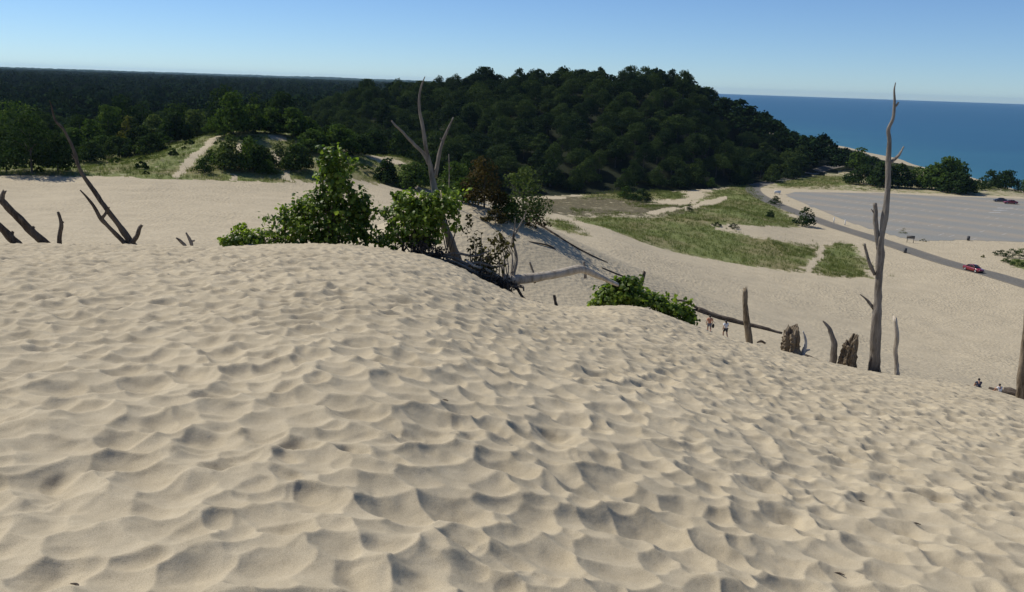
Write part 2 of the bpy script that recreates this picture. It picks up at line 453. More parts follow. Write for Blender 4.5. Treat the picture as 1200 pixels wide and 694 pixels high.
# ------------------------------------------------------------------ terrain beyond: heights read off the photograph
CTRL = [  # (px, py, z)
    (0, 207, 22), (100, 208, 21.8), (200, 210, 21.5), (270, 212, 21), (340, 214, 20.3), (410, 218, 19.2), (480, 222, 18),
    (0, 250, 22.6), (200, 250, 22), (400, 255, 20.8), (0, 285, 24), (200, 285, 24), (400, 285, 22.5),
    (600, 300, 19.5), (700, 330, 18), (760, 350, 17), (720, 290, 14.5), (700, 265, 12.5), (800, 300, 8.8), (800, 330, 12.2), (900, 370, 11),
    (900, 330, 7.6), (940, 320, 6), (1000, 400, 8.6), (1015, 325, 4.8), (1190, 440, 6.6), (1100, 400, 5.8), (1100, 350, 4.3), (1200, 380, 4.1), (1300, 400, 4),
    (1140, 318, 4), (1200, 334, 4), (1060, 291, 4), (980, 266, 4), (945, 262, 4.8), (870, 250, 7.6), (840, 262, 8.5), (880, 222, 4.3), (700, 222, 7), (640, 235, 9), (560, 222, 10),
    (640, 255, 12), (760, 240, 8.5), (900, 280, 6.5), (830, 270, 8), (740, 252, 9.5), (1200, 290, 4), (1300, 300, 4),
]
CR = [(825, 390, 88), (849, 397, 86), (915, 397, 84), (1146, 456, 95), (1171, 461, 94), (1200, 466, 90)]
_pts = [PZ(*c) for c in CTRL] + [P(*c) for c in CR]
for a, r, z in ((-50, 110, 24), (-50, 170, 20), (-60, 60, 26), (-35, 55, 25.5), (-15, 55, 24.5), (0, 55, 22), (15, 55, 19.5), (30, 60, 15), (50, 60, 12), (45, 120, 5), (55, 200, 4), (-33, 230, 19), (-27, 255, 20), (-20, 250, 22), (-16, 240, 23), (-11, 240, 17), (-5, 240, 11), (-35, 290, 10), (-25, 330, 10), (-17, 330, 12), (-12, 330, 10)):
    _pts.append((r * math.sin(math.radians(a)), r * math.cos(math.radians(a)), z))
_pts += [tuple(P(257, 159, 222)), tuple(P(340, 158, 225)), tuple(P(257, 153, 250)), tuple(P(340, 152, 250)), tuple(P(300, 152, 255)), tuple(P(420, 178, 225)), tuple(P(470, 190, 225)), tuple(P(170, 185, 215)), tuple(P(60, 195, 190))]
_pts = np.array(_pts, float)
def _tps(d2): return np.where(d2 > 1e-9, .5 * d2 * np.log(d2 + 1e-12), 0)
_S = 100.0
_q = _pts[:, :2] / _S; _n = len(_q)
_K = _tps(((_q[:, None] - _q[None]) ** 2).sum(-1)) + np.eye(_n) * .004
_Pm = np.hstack([np.ones((_n, 1)), _q])
_W = np.linalg.solve(np.block([[_K, _Pm], [_Pm.T, np.zeros((3, 3))]]), np.concatenate([_pts[:, 2], np.zeros(3)]))
def tps(x, y):
    q = np.stack([np.ravel(x), np.ravel(y)], 1) / _S; out = np.empty(len(q))
    for i in range(0, len(q), 40000):
        k = q[i:i + 40000]
        out[i:i + 40000] = _tps(((k[:, None] - _q[None]) ** 2).sum(-1)) @ _W[:_n] + _W[_n] + k @ _W[_n + 1:]
    return out.reshape(np.shape(x))

HILL = [(-17, None, 330, 450), ]
_hp = [(400, 101, 290, 430), (450, 93, 288, 430), (500, 88, 285, 430), (550, 82, 284, 430), (600, 79, 286, 430), (650, 76, 295, 430), (700, 74, 304, 430), (760, 73, 315, 430), (800, 79, 325, 430), (830, 89, 335, 430),
       (860, 103, 350, 430), (900, 126, 370, 440), (930, 146, 400, 452), (960, 160, 430, 468), (990, 176, 455, 482), (1010, 186, 470, 490)]
TREE_H = 13.2
H_AZ = [math.radians(-22), math.radians(-16)]; H_Z = [6., 9.]; H_T = [21., 24.]; H_F = [300., 295.]; H_R = [440., 435.]
for px, py, rf, rg in _hp:
    a, t = azt(px, py); H_AZ.append(a); H_Z.append(max(5.0, EYE - rg * t - TREE_H)); H_T.append(EYE - rg * t); H_F.append(rf); H_R.append(rg)
H_AZ.append(math.radians(26)); H_Z.append(4.); H_T.append(9.); H_F.append(475.); H_R.append(495.)
def shore_x(y): return 181 + .124 * np.minimum(y, 600) + .02 * np.maximum(y - 600, 0) + 3 * np.sin(y * .02) + 2 * np.sin(y * .053 + 1)

def terrain_z(x, y):
    x = np.asarray(x, float); y = np.asarray(y, float)
    r = np.hypot(x, y); az = np.arctan2(x, y)
    hz = np.interp(az, H_AZ, H_Z); hf = np.interp(az, H_AZ, H_F); hr = np.interp(az, H_AZ, H_R)
    base = 5.0 + 1.0 * fbm(x * .004, y * .004, 5)
    up = np.clip((r - hf) / np.maximum(hr - hf, 1), 0, 1); up = .55 * up + .45 * (up * up * (3 - 2 * up))
    dn = 1 - sstep(0, 190, r - hr)
    far = base + np.maximum(hz - base, 0) * np.where(r < hr, up, dn)
    lim = np.interp(np.degrees(az), [-60, -9, -3, 6, 14, 19, 60], [300, 300, 240, 250, 290, 300, 300])
    w = sstep(lim - 25, lim + 25, r)
    z = np.where(w < 1, tps(np.clip(x, -420, 420), np.clip(y, -50, 420)), 0) * (1 - w) + far * w
    # the shrub-topped mound in the middle and its tail running down to the right
    bump = 0
    for px, py, rr_, hgt, sx in MOUND:
        c = P(px, py, rr_); u = (x - c[0]); v = (y - c[1]); u = np.where(u > 0, u / 1.15, u)
        bump = bump + (hgt * np.exp(-(u / sx) ** 2 - (v / (sx * 1.3)) ** 2)) ** 12
    z = z + bump ** (1 / 12)
    # gentle wind-blown relief on the open sand
    z = z + sstep(50, 80, r) * (1 - sstep(230, 300, r)) * (.7 * fbm(x * .05, y * .05, 11) + .25 * fbm(x * .25, y * .25, 12))
    # low hummocks in the grass on the left
    hm = sstep(172, 195, r) * (1 - sstep(255, 290, r)) * (1 - sstep(-7, -3, np.degrees(az)))
    z = z + hm * (4.2 * fbm(x * .045, y * .045, 21, 3))
    # level ground for the road and the parking lot
    fl = sstep(58, 92, x - (y - 200) * .06) * sstep(165, 195, y) * (1 - sstep(395, 450, y)) * (1 - sstep(0, 1, np.where(x > 60, 0, 1)))
    z = z * (1 - fl) + 4.0 * fl
    d = shore_x(y) - x
    z = np.where(d < 40, np.minimum(z, 4.0 * np.clip(d / 30, -1, 1)), z)
    return z
MOUND = [(px, py, r_, P(px, py, r_)[2] - float(tps(*P(px, py, r_)[:2])), sx) for px, py, r_, sx in ((545, 240, 91, 10), (575, 247, 92, 12), (612, 264, 93, 13), (645, 281, 95, 14), (690, 304, 97, 15))]

def hit(px, py, rmin=70, rmax=900):
    """where the line of sight through a pixel meets the terrain"""
    d = ray(px, py); d = d / math.hypot(d[0], d[1])
    r = np.arange(rmin, rmax, .5)
    g = terrain_z(d[0] * r, d[1] * r) - (EYE + d[2] * r)
    i = np.argmax(g > 0)
    if g[i] <= 0: i = len(r) - 1
    return np.array((d[0] * r[i], d[1] * r[i], EYE + d[2] * r[i]))

def ground_at(px, r):
    az, _ = azt(px, 220); x = math.sin(az) * r; y = math.cos(az) * r
    return np.array((x, y, float(terrain_z(x, y))))

def pip(x, y, poly):
    ins = np.zeros(x.shape, bool); n = len(poly)
    for i in range(n):
        x1, y1 = poly[i][:2]; x2, y2 = poly[(i + 1) % n][:2]
        if y1 == y2: continue
        ins ^= ((y1 > y) != (y2 > y)) & (x < (x2 - x1) * (y - y1) / (y2 - y1) + x1)
    return ins

def poly(pts): return [hit(*p) for p in pts]
GRASS = [poly(p) for p in (
    [(672, 253), (700, 265), (745, 280), (800, 297), (870, 311), (938, 320), (950, 305), (962, 290), (930, 286), (870, 278), (826, 265), (836, 261), (800, 254)],
    [(965, 291), (955, 306), (952, 321), (980, 326), (1016, 326), (1013, 308), (1003, 293), (985, 280)],
    [(800, 244), (830, 228), (868, 214), (880, 216), (885, 228), (897, 236), (915, 245), (934, 262), (925, 267), (840, 263), (770, 258)],
    [(680, 231), (700, 223), (760, 222), (800, 224), (800, 232), (740, 236)],
    [(1168, 293), (1200, 289), (1230, 290), (1230, 322), (1200, 320), (1185, 308)],
    [(905, 214), (960, 206), (1000, 208), (1010, 216), (960, 219), (920, 220)],
    [(1130, 213), (1150, 209), (1210, 214), (1230, 224), (1150, 224), (1130, 221)],
    [(640, 262), (660, 256), (672, 266), (690, 276), (670, 275)],
)]
HEATH = [poly(p) for p in (
    [(630, 232), (680, 229), (760, 236), (830, 244), (800, 252), (700, 254), (640, 252), (610, 245)],
    [(525, 196), (545, 188), (572, 190), (575, 214), (530, 214)],
)]
BARE = [poly(p) for p in (   # trails, blowouts: sand showing in the grass
    [(199, 209), (206, 209), (229, 187.5), (246, 172), (258, 161.5), (255, 159), (243, 167), (227, 180)],
    [(314, 159), (334, 158), (338, 166), (322, 165)], [(318, 178), (324, 178), (330, 193), (324, 193)],
    [(329, 211), (345, 214), (337, 205), (343, 197), (335, 199), (330, 204)], [(276, 170), (283, 168), (285, 180), (279, 180)],
    [(424, 182), (452, 184), (474, 191), (470, 194), (440, 189)],
    [(40, 186), (60, 176), (64, 182), (50, 190)], [(110, 170), (122, 166), (128, 172), (116, 175)], [(170, 158), (182, 157), (182, 162), (172, 162)],
    [(777, 221), (824, 218), (826, 221), (790, 225)], [(800, 245), (820, 237), (850, 230), (852, 233), (825, 242), (806, 248)],
    [(842, 266), (870, 265), (930, 268), (960, 272), (990, 281), (975, 287), (930, 284), (880, 277)],
    [(345, 212), (352, 211), (356, 214), (350, 215)], [(268, 211), (274, 205), (278, 206), (276, 212)],
    [(943, 322), (951, 322), (968, 290), (960, 288)],
    [(632, 233), (650, 230.5), (672, 232.5), (655, 233.5)], [(755, 250), (790, 243), (800, 245), (770, 252)],
)]

def cover(x, y):
    r = np.hypot(x, y); az = np.degrees(np.arctan2(x, y))
    wx = x + 4 * fbm(x * .22, y * .22, 51); wy = y + 6 * fbm(x * .22, y * .22, 52)
    hf = np.interp(np.radians(az), H_AZ, H_F)
    g = np.zeros(x.shape); h = np.zeros(x.shape)
    # sand ends where the left-hand grass dunes begin
    edge = np.interp(az, [-60, -30.2, -21.3, -14.3, -6.8, -3], [e for e in EDGE])
    left = (az < -3.2) & (np.hypot(wx, wy) > edge)
    g[left] = .70; h[left] = .30
    def soft(p, rad):                                            # share of a ring of nearby points inside: vegetation thins out towards its edge
        n = 0
        for k in range(8): n = n + pip(wx + rad * (1 - .5 * (k % 2)) * math.cos(k * .785), wy + rad * (1 - .5 * (k % 2)) * 1.6 * math.sin(k * .785), p)
        return n / 8
    for p in GRASS: g = np.maximum(g, np.minimum(1.15 * soft(p, 3.5), .82))
    for p in HEATH:
        q = soft(p, 6); h = np.maximum(h, np.minimum(.9 * q, .64)); g = np.maximum(g, np.minimum(.9 * q, .66))
    for p in BARE:
        q = pip(.4 * wx + .6 * x, .4 * wy + .6 * y, p); g[q] = 0; h[q] = 0
    strip = (x < shore_x(y) - 14) & (y > 345) & (az > 14) & (r < hf + 60)
    g[strip] = np.maximum(g[strip], .5)
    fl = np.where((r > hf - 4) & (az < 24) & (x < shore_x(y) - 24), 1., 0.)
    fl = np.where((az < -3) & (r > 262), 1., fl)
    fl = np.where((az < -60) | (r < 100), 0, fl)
    sand = (x > shore_x(y) - 16)
    g[sand] = 0; fl[sand] = 0
    lot = (x > 85) & (y > 205) & (y < 342) & (az < 60); g[lot & (x > 100)] *= .2
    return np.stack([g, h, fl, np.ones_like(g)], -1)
EDGE = [np.hypot(*hit(px, py)[:2]) for px, py in ((-10, 207), (0, 207), (200, 210), (340, 214.5), (480, 222), (540, 224))]

def build_terrain():
    az = np.concatenate([np.arange(math.radians(-40), math.radians(40), .0026), np.arange(math.radians(40), math.radians(320), .05)])
    rr = [22.]
    while rr[-1] < 14000: rr.append(rr[-1] * (1.0065 if 60 < rr[-1] < 420 else 1.03))
    rr = np.array(rr)
    R, A = np.meshgrid(rr, az, indexing='ij'); X = R * np.sin(A); Y = R * np.cos(A)
    back = np.where(np.cos(A) < .3, 1, 0)
    Z = terrain_z(X, Y)
    An = (A + math.pi) % (2 * math.pi) - math.pi
    Z = np.where(back == 1, np.minimum(Z, 18), Z)
    Z = np.where(R < 52, np.minimum(Z, dune_z(An, R) - 1.5), Z)
    n, m = R.shape
    v = np.stack([X.ravel(), Y.ravel(), Z.ravel()], 1)
    i = np.arange(n - 1)[:, None] * m; j = np.arange(m)[None, :]; j2 = (j + 1) % m
    f = np.stack([i + j, i + m + j, i + m + j2, i + j2], -1).reshape(-1, 4)[:, ::-1]
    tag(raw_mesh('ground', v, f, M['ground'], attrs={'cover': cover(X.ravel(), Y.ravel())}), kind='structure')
build_terrain()

def build_lake():
    ys = np.concatenate([np.arange(-14000, 0, 1000), np.arange(0, 1500, 20), np.geomspace(1500, 14000, 30)])
    us = np.concatenate([np.array([-30, -8, 0, 6, 15, 30, 60, 110, 180, 300, 600, 1500, 4000, 12000])])
    Yg, U = np.meshgrid(ys, us, indexing='ij'); Xg = np.minimum(shore_x(Yg) + U, 14000)
    n, m = Yg.shape
    dep = np.clip(U / 200, 0, 1) ** .6
    v = np.stack([Xg.ravel(), Yg.ravel(), np.zeros(Xg.size)], 1)
    i = np.arange(n - 1)[:, None] * m; j = np.arange(m - 1)[None, :]
    f = np.stack([i + j, i + j + 1, i + m + j + 1, i + m + j], -1).reshape(-1, 4)
    tag(raw_mesh('lake_water', v, f, M['water'], attrs={'depth': dep.ravel()}), kind='structure')
build_lake()

# ------------------------------------------------------------------ road and parking lot
def build_road():
    pl = [PZ(px, py, 4) for px, py in ((1320, 372), (1200, 334), (1162, 322), (1128, 313), (1097, 304), (1058, 291), (1019, 278), (980, 266), (952, 256), (922, 245), (898, 235), (884, 226), (884, 219), (905, 213), (935, 207.5), (975, 199), (1000, 193.5), (1020, 189))]
    p = np.array(pl)[:, :2]; p3, _ = spline(np.hstack([p, np.zeros((len(p), 1))]), np.ones(len(p)), 8); p = p3[:, :2]
    T = np.gradient(p, axis=0); T /= np.linalg.norm(T, axis=1)[:, None]; N = np.stack([-T[:, 1], T[:, 0]], 1)
    offs = np.array((-2.9, -2.3, -1, 0, 1, 2.3, 2.9)); sandy = np.array((.75, .15, -.1, .05, -.1, .15, .75))
    v = []; at = []
    for q, nn in zip(p, N):
        for o_, s_ in zip(offs, sandy):
            x, y = q + nn * o_; v.append((x, y, max(float(terrain_z(x, y)), 3.6) + .05)); at.append(s_)
    n = len(p); m = len(offs)
    f = [(i * m + j, i * m + j + 1, (i + 1) * m + j + 1, (i + 1) * m + j) for i in range(n - 1) for j in range(m - 1)]
    f = np.array(f)
    o = raw_mesh('road', np.array(v), f, M['road'], attrs={'across': np.array(at)}); tag(o, kind='structure')
    return p
ROAD = build_road()

def build_lot():
    e = [PZ(px, py, 4)[:2] for px, py in ((918, 228), (926, 225), (1025, 226), (1110, 230), (1200, 233), (1290, 238), (1330, 300), (1200, 284), (1130, 282), (1075, 283), (1045, 277), (1012, 266), (985, 257), (950, 243))]
    e = np.array(e)
    x0, y0 = e.min(0) - 2; x1, y1 = e.max(0) + 2
    st = 1.0
    xs = np.arange(x0, x1, st); ys = np.arange(y0, y1, st)
    X, Y = np.meshgrid(xs, ys, indexing='ij')
    wx = X + 2.5 * fbm(X * .12, Y * .12, 61); wy = Y + 2.5 * fbm(X * .12, Y * .12, 62)
    ins = pip(wx, wy, [tuple(q) for q in e])
    # rows of stalls run parallel to the road: sand lies between the wheel tracks
    a = np.array(PZ(925, 230, 4)[:2]); b = np.array(PZ(1200, 262, 4)[:2]); d = (b - a) / np.linalg.norm(b - a); nrm = np.array((-d[1], d[0]))
    s = (X - a[0]) * nrm[0] + (Y - a[1]) * nrm[1]
    band = .36 + .42 * np.sin(s * 2 * math.pi / 17.0) + .10 * np.sin(s * 2 * math.pi / 7.3 + 1) + .5 * fbm(X * .03, Y * .03, 66)
    n, m = X.shape
    idx = np.arange(n * m).reshape(n, m)
    full = ins[:-1, :-1] & ins[1:, :-1] & ins[:-1, 1:] & ins[1:, 1:]
    f = np.stack([idx[:-1, :-1], idx[1:, :-1], idx[1:, 1:], idx[:-1, 1:]], -1)[full]
    v = np.stack([X.ravel(), Y.ravel(), np.full(X.size, 4.03)], 1)
    used = np.unique(f); re = np.full(n * m, -1); re[used] = np.arange(len(used))
    tag(raw_mesh('parking_lot', v[used], re[f], M['lot'], attrs={'across': band.ravel()[used]}), kind='structure')
    mb = MB()
    r0 = random.Random(4)
    for row in range(-6, 4):
        for k in range(0, 60):
            if r0.random() < .45: continue
            c = a + d * (k * 2.8 + 6) + nrm * (row * 17 + 4)
            hl = 2.3
            p1 = c - nrm * hl; p2 = c + nrm * hl
            if not (pip(np.array([p1[0]]), np.array([p1[1]]), [tuple(q) for q in e])[0] and pip(np.array([p2[0]]), np.array([p2[1]]), [tuple(q) for q in e])[0]): continue
            w = d * .06
            mb.add([(*(p1 - w), 4.036), (*(p1 + w), 4.036), (*(p2 + w), 4.036), (*(p2 - w), 4.036)], [(0, 1, 2, 3)])
    for px, py, L in ((1172, 246.5, 6), (1178, 244, 7), (1166, 249, 5)):
        c = PZ(px, py, 4.04); dd = np.array((.95, .3)); w = np.array((-.3, .95)) * .35
        mb.add([(*(c[:2] - dd * L / 2 - w), 4.04), (*(c[:2] + dd * L / 2 - w), 4.04), (*(c[:2] + dd * L / 2 + w), 4.04), (*(c[:2] - dd * L / 2 + w), 4.04)], [(0, 1, 2, 3)])
    o = mb.build('parking_markings', M['paint']); tag(o, kind='structure')
build_lot()

# ------------------------------------------------------------------ foliage builders
def leaf_quads(c, nrm, size, rnd, aspect=.8, fold=.25):
    """bent quads (two triangles) at centres c facing nrm"""
    n = len(c)
    nrm = nrm / (np.linalg.norm(nrm, axis=1)[:, None] + 1e-9)
    t = rnd.normal(size=(n, 3)); t -= nrm * (t * nrm).sum(1)[:, None]; t /= np.linalg.norm(t, axis=1)[:, None] + 1e-9
    b = np.cross(nrm, t); s = size[:, None] if np.ndim(size) else size
    v = np.empty((n, 4, 3))
    v[:, 0] = c - t * s * .5; v[:, 1] = c - b * s * .5 * aspect + nrm * s * fold * .5
    v[:, 2] = c + t * s * .5 - nrm * s * fold; v[:, 3] = c + b * s * .5 * aspect + nrm * s * fold * .3
    f = np.arange(n)[:, None] * 4 + np.array([[0, 1, 2, 3]])
    return v.reshape(-1, 3), f

def crown_arrays(seed, w, h, z0, n, size, lobes=11, upright=.5, bush=False):
    rnd = np.random.default_rng(seed)
    L = []
    for k in range(lobes):
        t = k / max(lobes - 1, 1)
        if bush: t = t ** 1.7
        rad = w * rnd.uniform(.17, .28) * (1.15 - .35 * t)
        zz = z0 + h * (.22 + .60 * t ** .9)
        ro = w * .5 * max(.05, (1 - (abs(t - .3) / .78) ** 2)) * rnd.uniform(.45, .85); a = k * 2.4 + rnd.uniform(-.5, .5)
        if bush: rad = min(rad * 1.15, h * .34); zz = z0 + h * (.10 + .72 * t ** 1.1); ro = w * .5 * max(.05, 1 - .8 * t ** 1.6) * rnd.uniform(.55, .80)
        L.append((ro * math.cos(a), ro * math.sin(a), zz, rad))
    L = np.array(L)
    pick = rnd.choice(len(L), n, p=L[:, 3] ** 2 / (L[:, 3] ** 2).sum())
    d = rnd.normal(size=(n, 3)); d /= np.linalg.norm(d, axis=1)[:, None]; d[:, 2] = np.where(d[:, 2] < -.3, -d[:, 2], d[:, 2])
    rr = L[pick, 3] * np.where(rnd.random(n) < .72, rnd.uniform(.82, 1.12, n), rnd.uniform(.3, .9, n))
    # clumps: push the leaf positions in and out with a few random bumps per lobe
    bump = .14 * np.sin(d[:, 0] * 7 + pick) * np.sin(d[:, 1] * 8 + pick * 2.) + .10 * np.sin(d[:, 2] * 9 + pick * 1.3)
    c = L[pick, :3] + d * (rr * (1 + bump))[:, None] * np.array((1, 1, .85 * (.7 + .3 * h / max(w, .1))))
    keep = c[:, 2] > (z0 * .7 if not bush else -h)
    c = c[keep]; d = d[keep]
    if bush: c[:, 2] = np.abs(c[:, 2])
    nrm = d * .9 + rnd.normal(size=d.shape) * .42; nrm[:, 2] += .25 * upright
    return leaf_quads(c, nrm, size * rnd.uniform(.6, 1.35, len(c)), rnd)

def trunk_arrays(seed, h, rad, spread, nb=5):
    mb = MB(); r0 = random.Random(seed)
    mb.tube([(0, 0, -.6), (r0.uniform(-.1, .1) * rad * 4, 0, h * .4), (r0.uniform(-.3, .3), r0.uniform(-.3, .3), h)], [rad * 1.25, rad * .85, rad * .3], 7, .15, seed, res=3)
    for k in range(nb):
        a = k * 2.4 + r0.uniform(-.4, .4); z = h * r0.uniform(.35, .8); L = spread * r0.uniform(.5, .95)
        mb.tube([(0, 0, z), (math.cos(a) * L * .5, math.sin(a) * L * .5, z + L * .45), (math.cos(a) * L, math.sin(a) * L, z + L * .7)], [rad * .42, rad * .28, rad * .1], 5, .1, seed + k, res=2)
    return mb

def tree_mesh(name, seed, w, h, z0, n, size, fol, lobes=11, bush=False):
    """a whole tree in one mesh (for trees too small in the picture to show their parts): trunk + crown"""
    v, f = crown_arrays(seed, w, h - z0, z0, n, size, lobes, bush=bush)
    mb = trunk_arrays(seed, h * .72, h * .017 + .05, w * .35)
    tv = np.concatenate(mb.v); me = bpy.data.meshes.new(name)
    allv = np.vstack([v, tv]); faces = f.tolist() + [tuple(i + len(v) for i in q) for q in mb.f]
    me.from_pydata(allv.tolist(), [], faces)
    me.materials.append(fol); me.materials.append(M['bark'])
    me.polygons.foreach_set('material_index', [0] * len(f) + [1] * len(mb.f)); me.update()
    return me

def put(name, me, loc, rz, s, label, cat, group=None):
    o = bpy.data.objects.new(name, me); col.objects.link(o)
    o.location = tuple(loc); o.rotation_euler = (0, 0, rz); o.scale = s
    return tag(o, label, cat, group)

# trees on the wooded hill (nearest 290 as individuals)
hill_protos = [tree_mesh('hillside_tree', 300 + k, (9, 10.5, 12.4, 13.4, 11.4, 8.6)[k], (14, 12.2, 12, 11.4, 13.4, 13.6)[k], 2.4, (2000, 2300, 2700, 2800, 2500, 1900)[k], (.55, .7, .62, .75, .6, .7)[k], M['oak'], (10, 12, 14, 15, 12, 9)[k]) for k in range(6)]
cand = []
low_protos = [tree_mesh('hillside_tree', 320 + k, 10.5, 11.5, .4, 1700, .85, M['oak'], 13, True) for k in range(3)]
sp_ = 10.2
for i in range(-14, 40):
    for j in range(20, 56):
        x = (i + .5 * (j % 2)) * sp_ + rng.uniform(-3, 3); y = j * sp_ * .88 + rng.uniform(-2.6, 2.6)
        r = math.hypot(x, y); az = math.atan2(x, y)
        if not (math.radians(-14) < az < math.radians(21.8)): continue
        hf = np.interp(az, H_AZ, H_F); hr = np.interp(az, H_AZ, H_R)
        if r < hf + 2 or x > shore_x(y) - 45: continue
        cand.append((r - hr, x, y, r, hf))
cand.sort()
near = [c for c in cand if c[0] < 22]
rest = [c for c in cand if c[0] >= 22]
near.sort(key=lambda c: c[3]); rest += near[292:]; near = near[:292]
for k, (q, x, y, r, hf) in enumerate(near):
    z = float(terrain_z(x, y)) - .2
    low = .75 if r < hf + 8 else (.9 if r < hf + 18 else 1)
    low *= min(1, max(.38, (float(np.interp(math.atan2(x, y), H_AZ, H_T)) - float(np.interp(math.atan2(x, y), H_AZ, H_Z))) / 15.2))
    s = rng.uniform(.88, 1.14) * low
    put('hillside_tree', low_protos[k % 3] if r < hf + 14 else hill_protos[int(rng.integers(6))], (x, y, z), rng.uniform(0, 6.28), (s * rng.uniform(.92, 1.1), s * rng.uniform(.92, 1.1), s * rng.uniform(.88, 1.06)),
        'dark green broadleaf tree in the dense wood covering the steep hill beside the lake', 'tree', 'trees covering the wooded hill')

for px, top, wsc, lab in ((568, 70, 1.25, 'tall round crowned tree standing above the skyline of the wooded hill'), (430, 84, 1.0, 'small tree crown breaking the left skyline of the wooded hill')):
    a, t = azt(px, top); r = 432; x, y = math.sin(a) * r, math.cos(a) * r; z = float(terrain_z(x, y)); hh = (EYE - r * t - z) / 14.3
    put('hillside_tree', hill_protos[1], (x, y, z - .2), 1.0, (wsc, wsc, hh), lab, 'tree')
# the woodland edge behind the grass dunes on the left
edge_protos = [tree_mesh('woodland_tree', 340 + k, 10.5 + .8 * (k % 3), 14 + (k % 2), 2.0, 1500, .8, M['wood_edge'], 13, k % 2 == 0) for k in range(5)]
cand2 = []
for i in range(-44, 2):
    for j in range(18, 52):
        x = (i + .5 * (j % 2)) * 10.4 + rng.uniform(-3, 3); y = j * 9.2 + rng.uniform(-2.6, 2.6)
        r = math.hypot(x, y); az = math.degrees(math.atan2(x, y))
        if -36 < az < -14 and 272 < r < 470: cand2.append((r, x, y))
cand2.sort()
for r, x, y in cand2[:270]:
    s = rng.uniform(.75, 1.15)
    put('woodland_tree', edge_protos[int(rng.integers(5))], (x, y, float(terrain_z(x, y)) - .2), rng.uniform(0, 6.28), (s, s, s * rng.uniform(.85, 1.1)),
        'green broadleaf tree in the flat woodland behind the grassy dunes', 'tree', 'trees of the flat woodland behind the dunes')
rest2 = cand2[270:]

# everything farther reads as one canopy
def build_forest():
    vs = []; fs = []; n0 = 0
    rnd = np.random.default_rng(91)
    tv = []
    for k in range(4): tv.append(crown_arrays(700 + k, 11.5, 10, 3.0, 300, 1.7, 9, bush=k % 2 == 0))
    spots = [(x, y) for q, x, y, r, hf in rest] + [(x, y) for r, x, y in rest2]
    r = 470
    while r < 4200:
        sp2 = 9.5 * (1 + (r - 470) / 1500); r += sp2
        for az in np.arange(math.radians(-37), math.radians(-6 if r > 620 else -13), sp2 / r):
            rj = r + rnd.uniform(-.45, .45) * sp2; aj = az + rnd.uniform(-.4, .4) * sp2 / r
            spots.append((rj * math.sin(aj), rj * math.cos(aj)))
    sx = np.array(spots); sz = terrain_z(sx[:, 0], sx[:, 1])
    for i, (x, y) in enumerate(spots):
        v, f = tv[i % 4]; a = rnd.uniform(0, 6.28); s = rnd.uniform(.8, 1.25); zs = rnd.uniform(.8, 1.3); s *= 1 + max(math.hypot(x, y) - 470, 0) / 1500; zs *= min(s, 1.7)
        if i < len(rest): q = .78 * min(1, max(.38, (float(np.interp(math.atan2(x, y), H_AZ, H_T)) - float(np.interp(math.atan2(x, y), H_AZ, H_Z))) / 15.2)); zs *= q; s *= .6 + .4 * q
        c, sn = math.cos(a) * s, math.sin(a) * s
        w = np.stack([v[:, 0] * c - v[:, 1] * sn + x, v[:, 0] * sn + v[:, 1] * c + y, v[:, 2] * zs + sz[i]], 1)
        vs.append(w); fs.append(f + n0); n0 += len(w)
    # canopy surface out to the horizon
    az = np.arange(math.radians(-44), math.radians(7.5), .0028); rr = np.geomspace(1150, 13500, 330)
    R, A = np.meshgrid(rr, az, indexing='ij'); X = R * np.sin(A); Y = R * np.cos(A)
    Z = 17 + 7 * fbm(X * .055, Y * .055, 3, 3) + 9 * fbm(X * .006, Y * .006, 4, 3) - 6 * (1 - sstep(1150, 1700, R)) + 10 * fbm(X * .0009, Y * .0009, 8, 2) + sstep(3500, 9000, R) * (12 + 50 * fbm(X * .0005, Y * .0005, 9, 3))
    Z = Z + rnd.uniform(-5.5, 5.5, Z.shape)
    Z = np.where(X > shore_x(Y) - 60, -5, Z)
    n, m = R.shape
    i = np.arange(n - 1)[:, None] * m; j = np.arange(m - 1)[None, :]
    fs.append(np.stack([i + j, i + j + 1, i + m + j + 1, i + m + j], -1).reshape(-1, 4) + n0)
    vs.append(np.stack([X.ravel(), Y.ravel(), Z.ravel()], 1))
    o = raw_mesh('distant_forest', np.vstack(vs), np.vstack(fs), M['forest'], smooth=False)
    tag(o, 'dark green forest stretching flat to the hazy horizon', 'forest', kind='stuff')
build_forest()

# ------------------------------------------------------------------ separate trees and shrubs of the middle distance
def shrub(px, base_y, top_y, wpx, mat, label, name='shrub', cat='shrub', r=None, seed=0, n=900, group=None, lobes=9, trunk_frac=.12, size=None):
    g = hit(px, base_y) if r is None else ground_at(px, r)
    R = math.hypot(g[0], g[1]); sl = math.hypot(R, EYE - g[2])
    top = P(px, top_y, R)[2]; h = max(top - g[2], .6); w = wpx / FOC * sl
    e = empty(name, g, label, cat, group, rz=random.Random(seed).uniform(0, 6.28))
    if size is None: size = max(.16, min(min(w, h) * .10, R * .0026))
    v, f = crown_arrays(900 + seed, w, h * (1 - trunk_frac) * 1.02, h * trunk_frac, n, size, lobes, bush=(trunk_frac < .2))
    raw_mesh('crown', v, f, mat, smooth=False, parent=e)
    trunk_arrays(seed, h * .7, max(.04, h * .014 + .02), w * .38, 5).build('trunk', M['bark'], e)
    return e

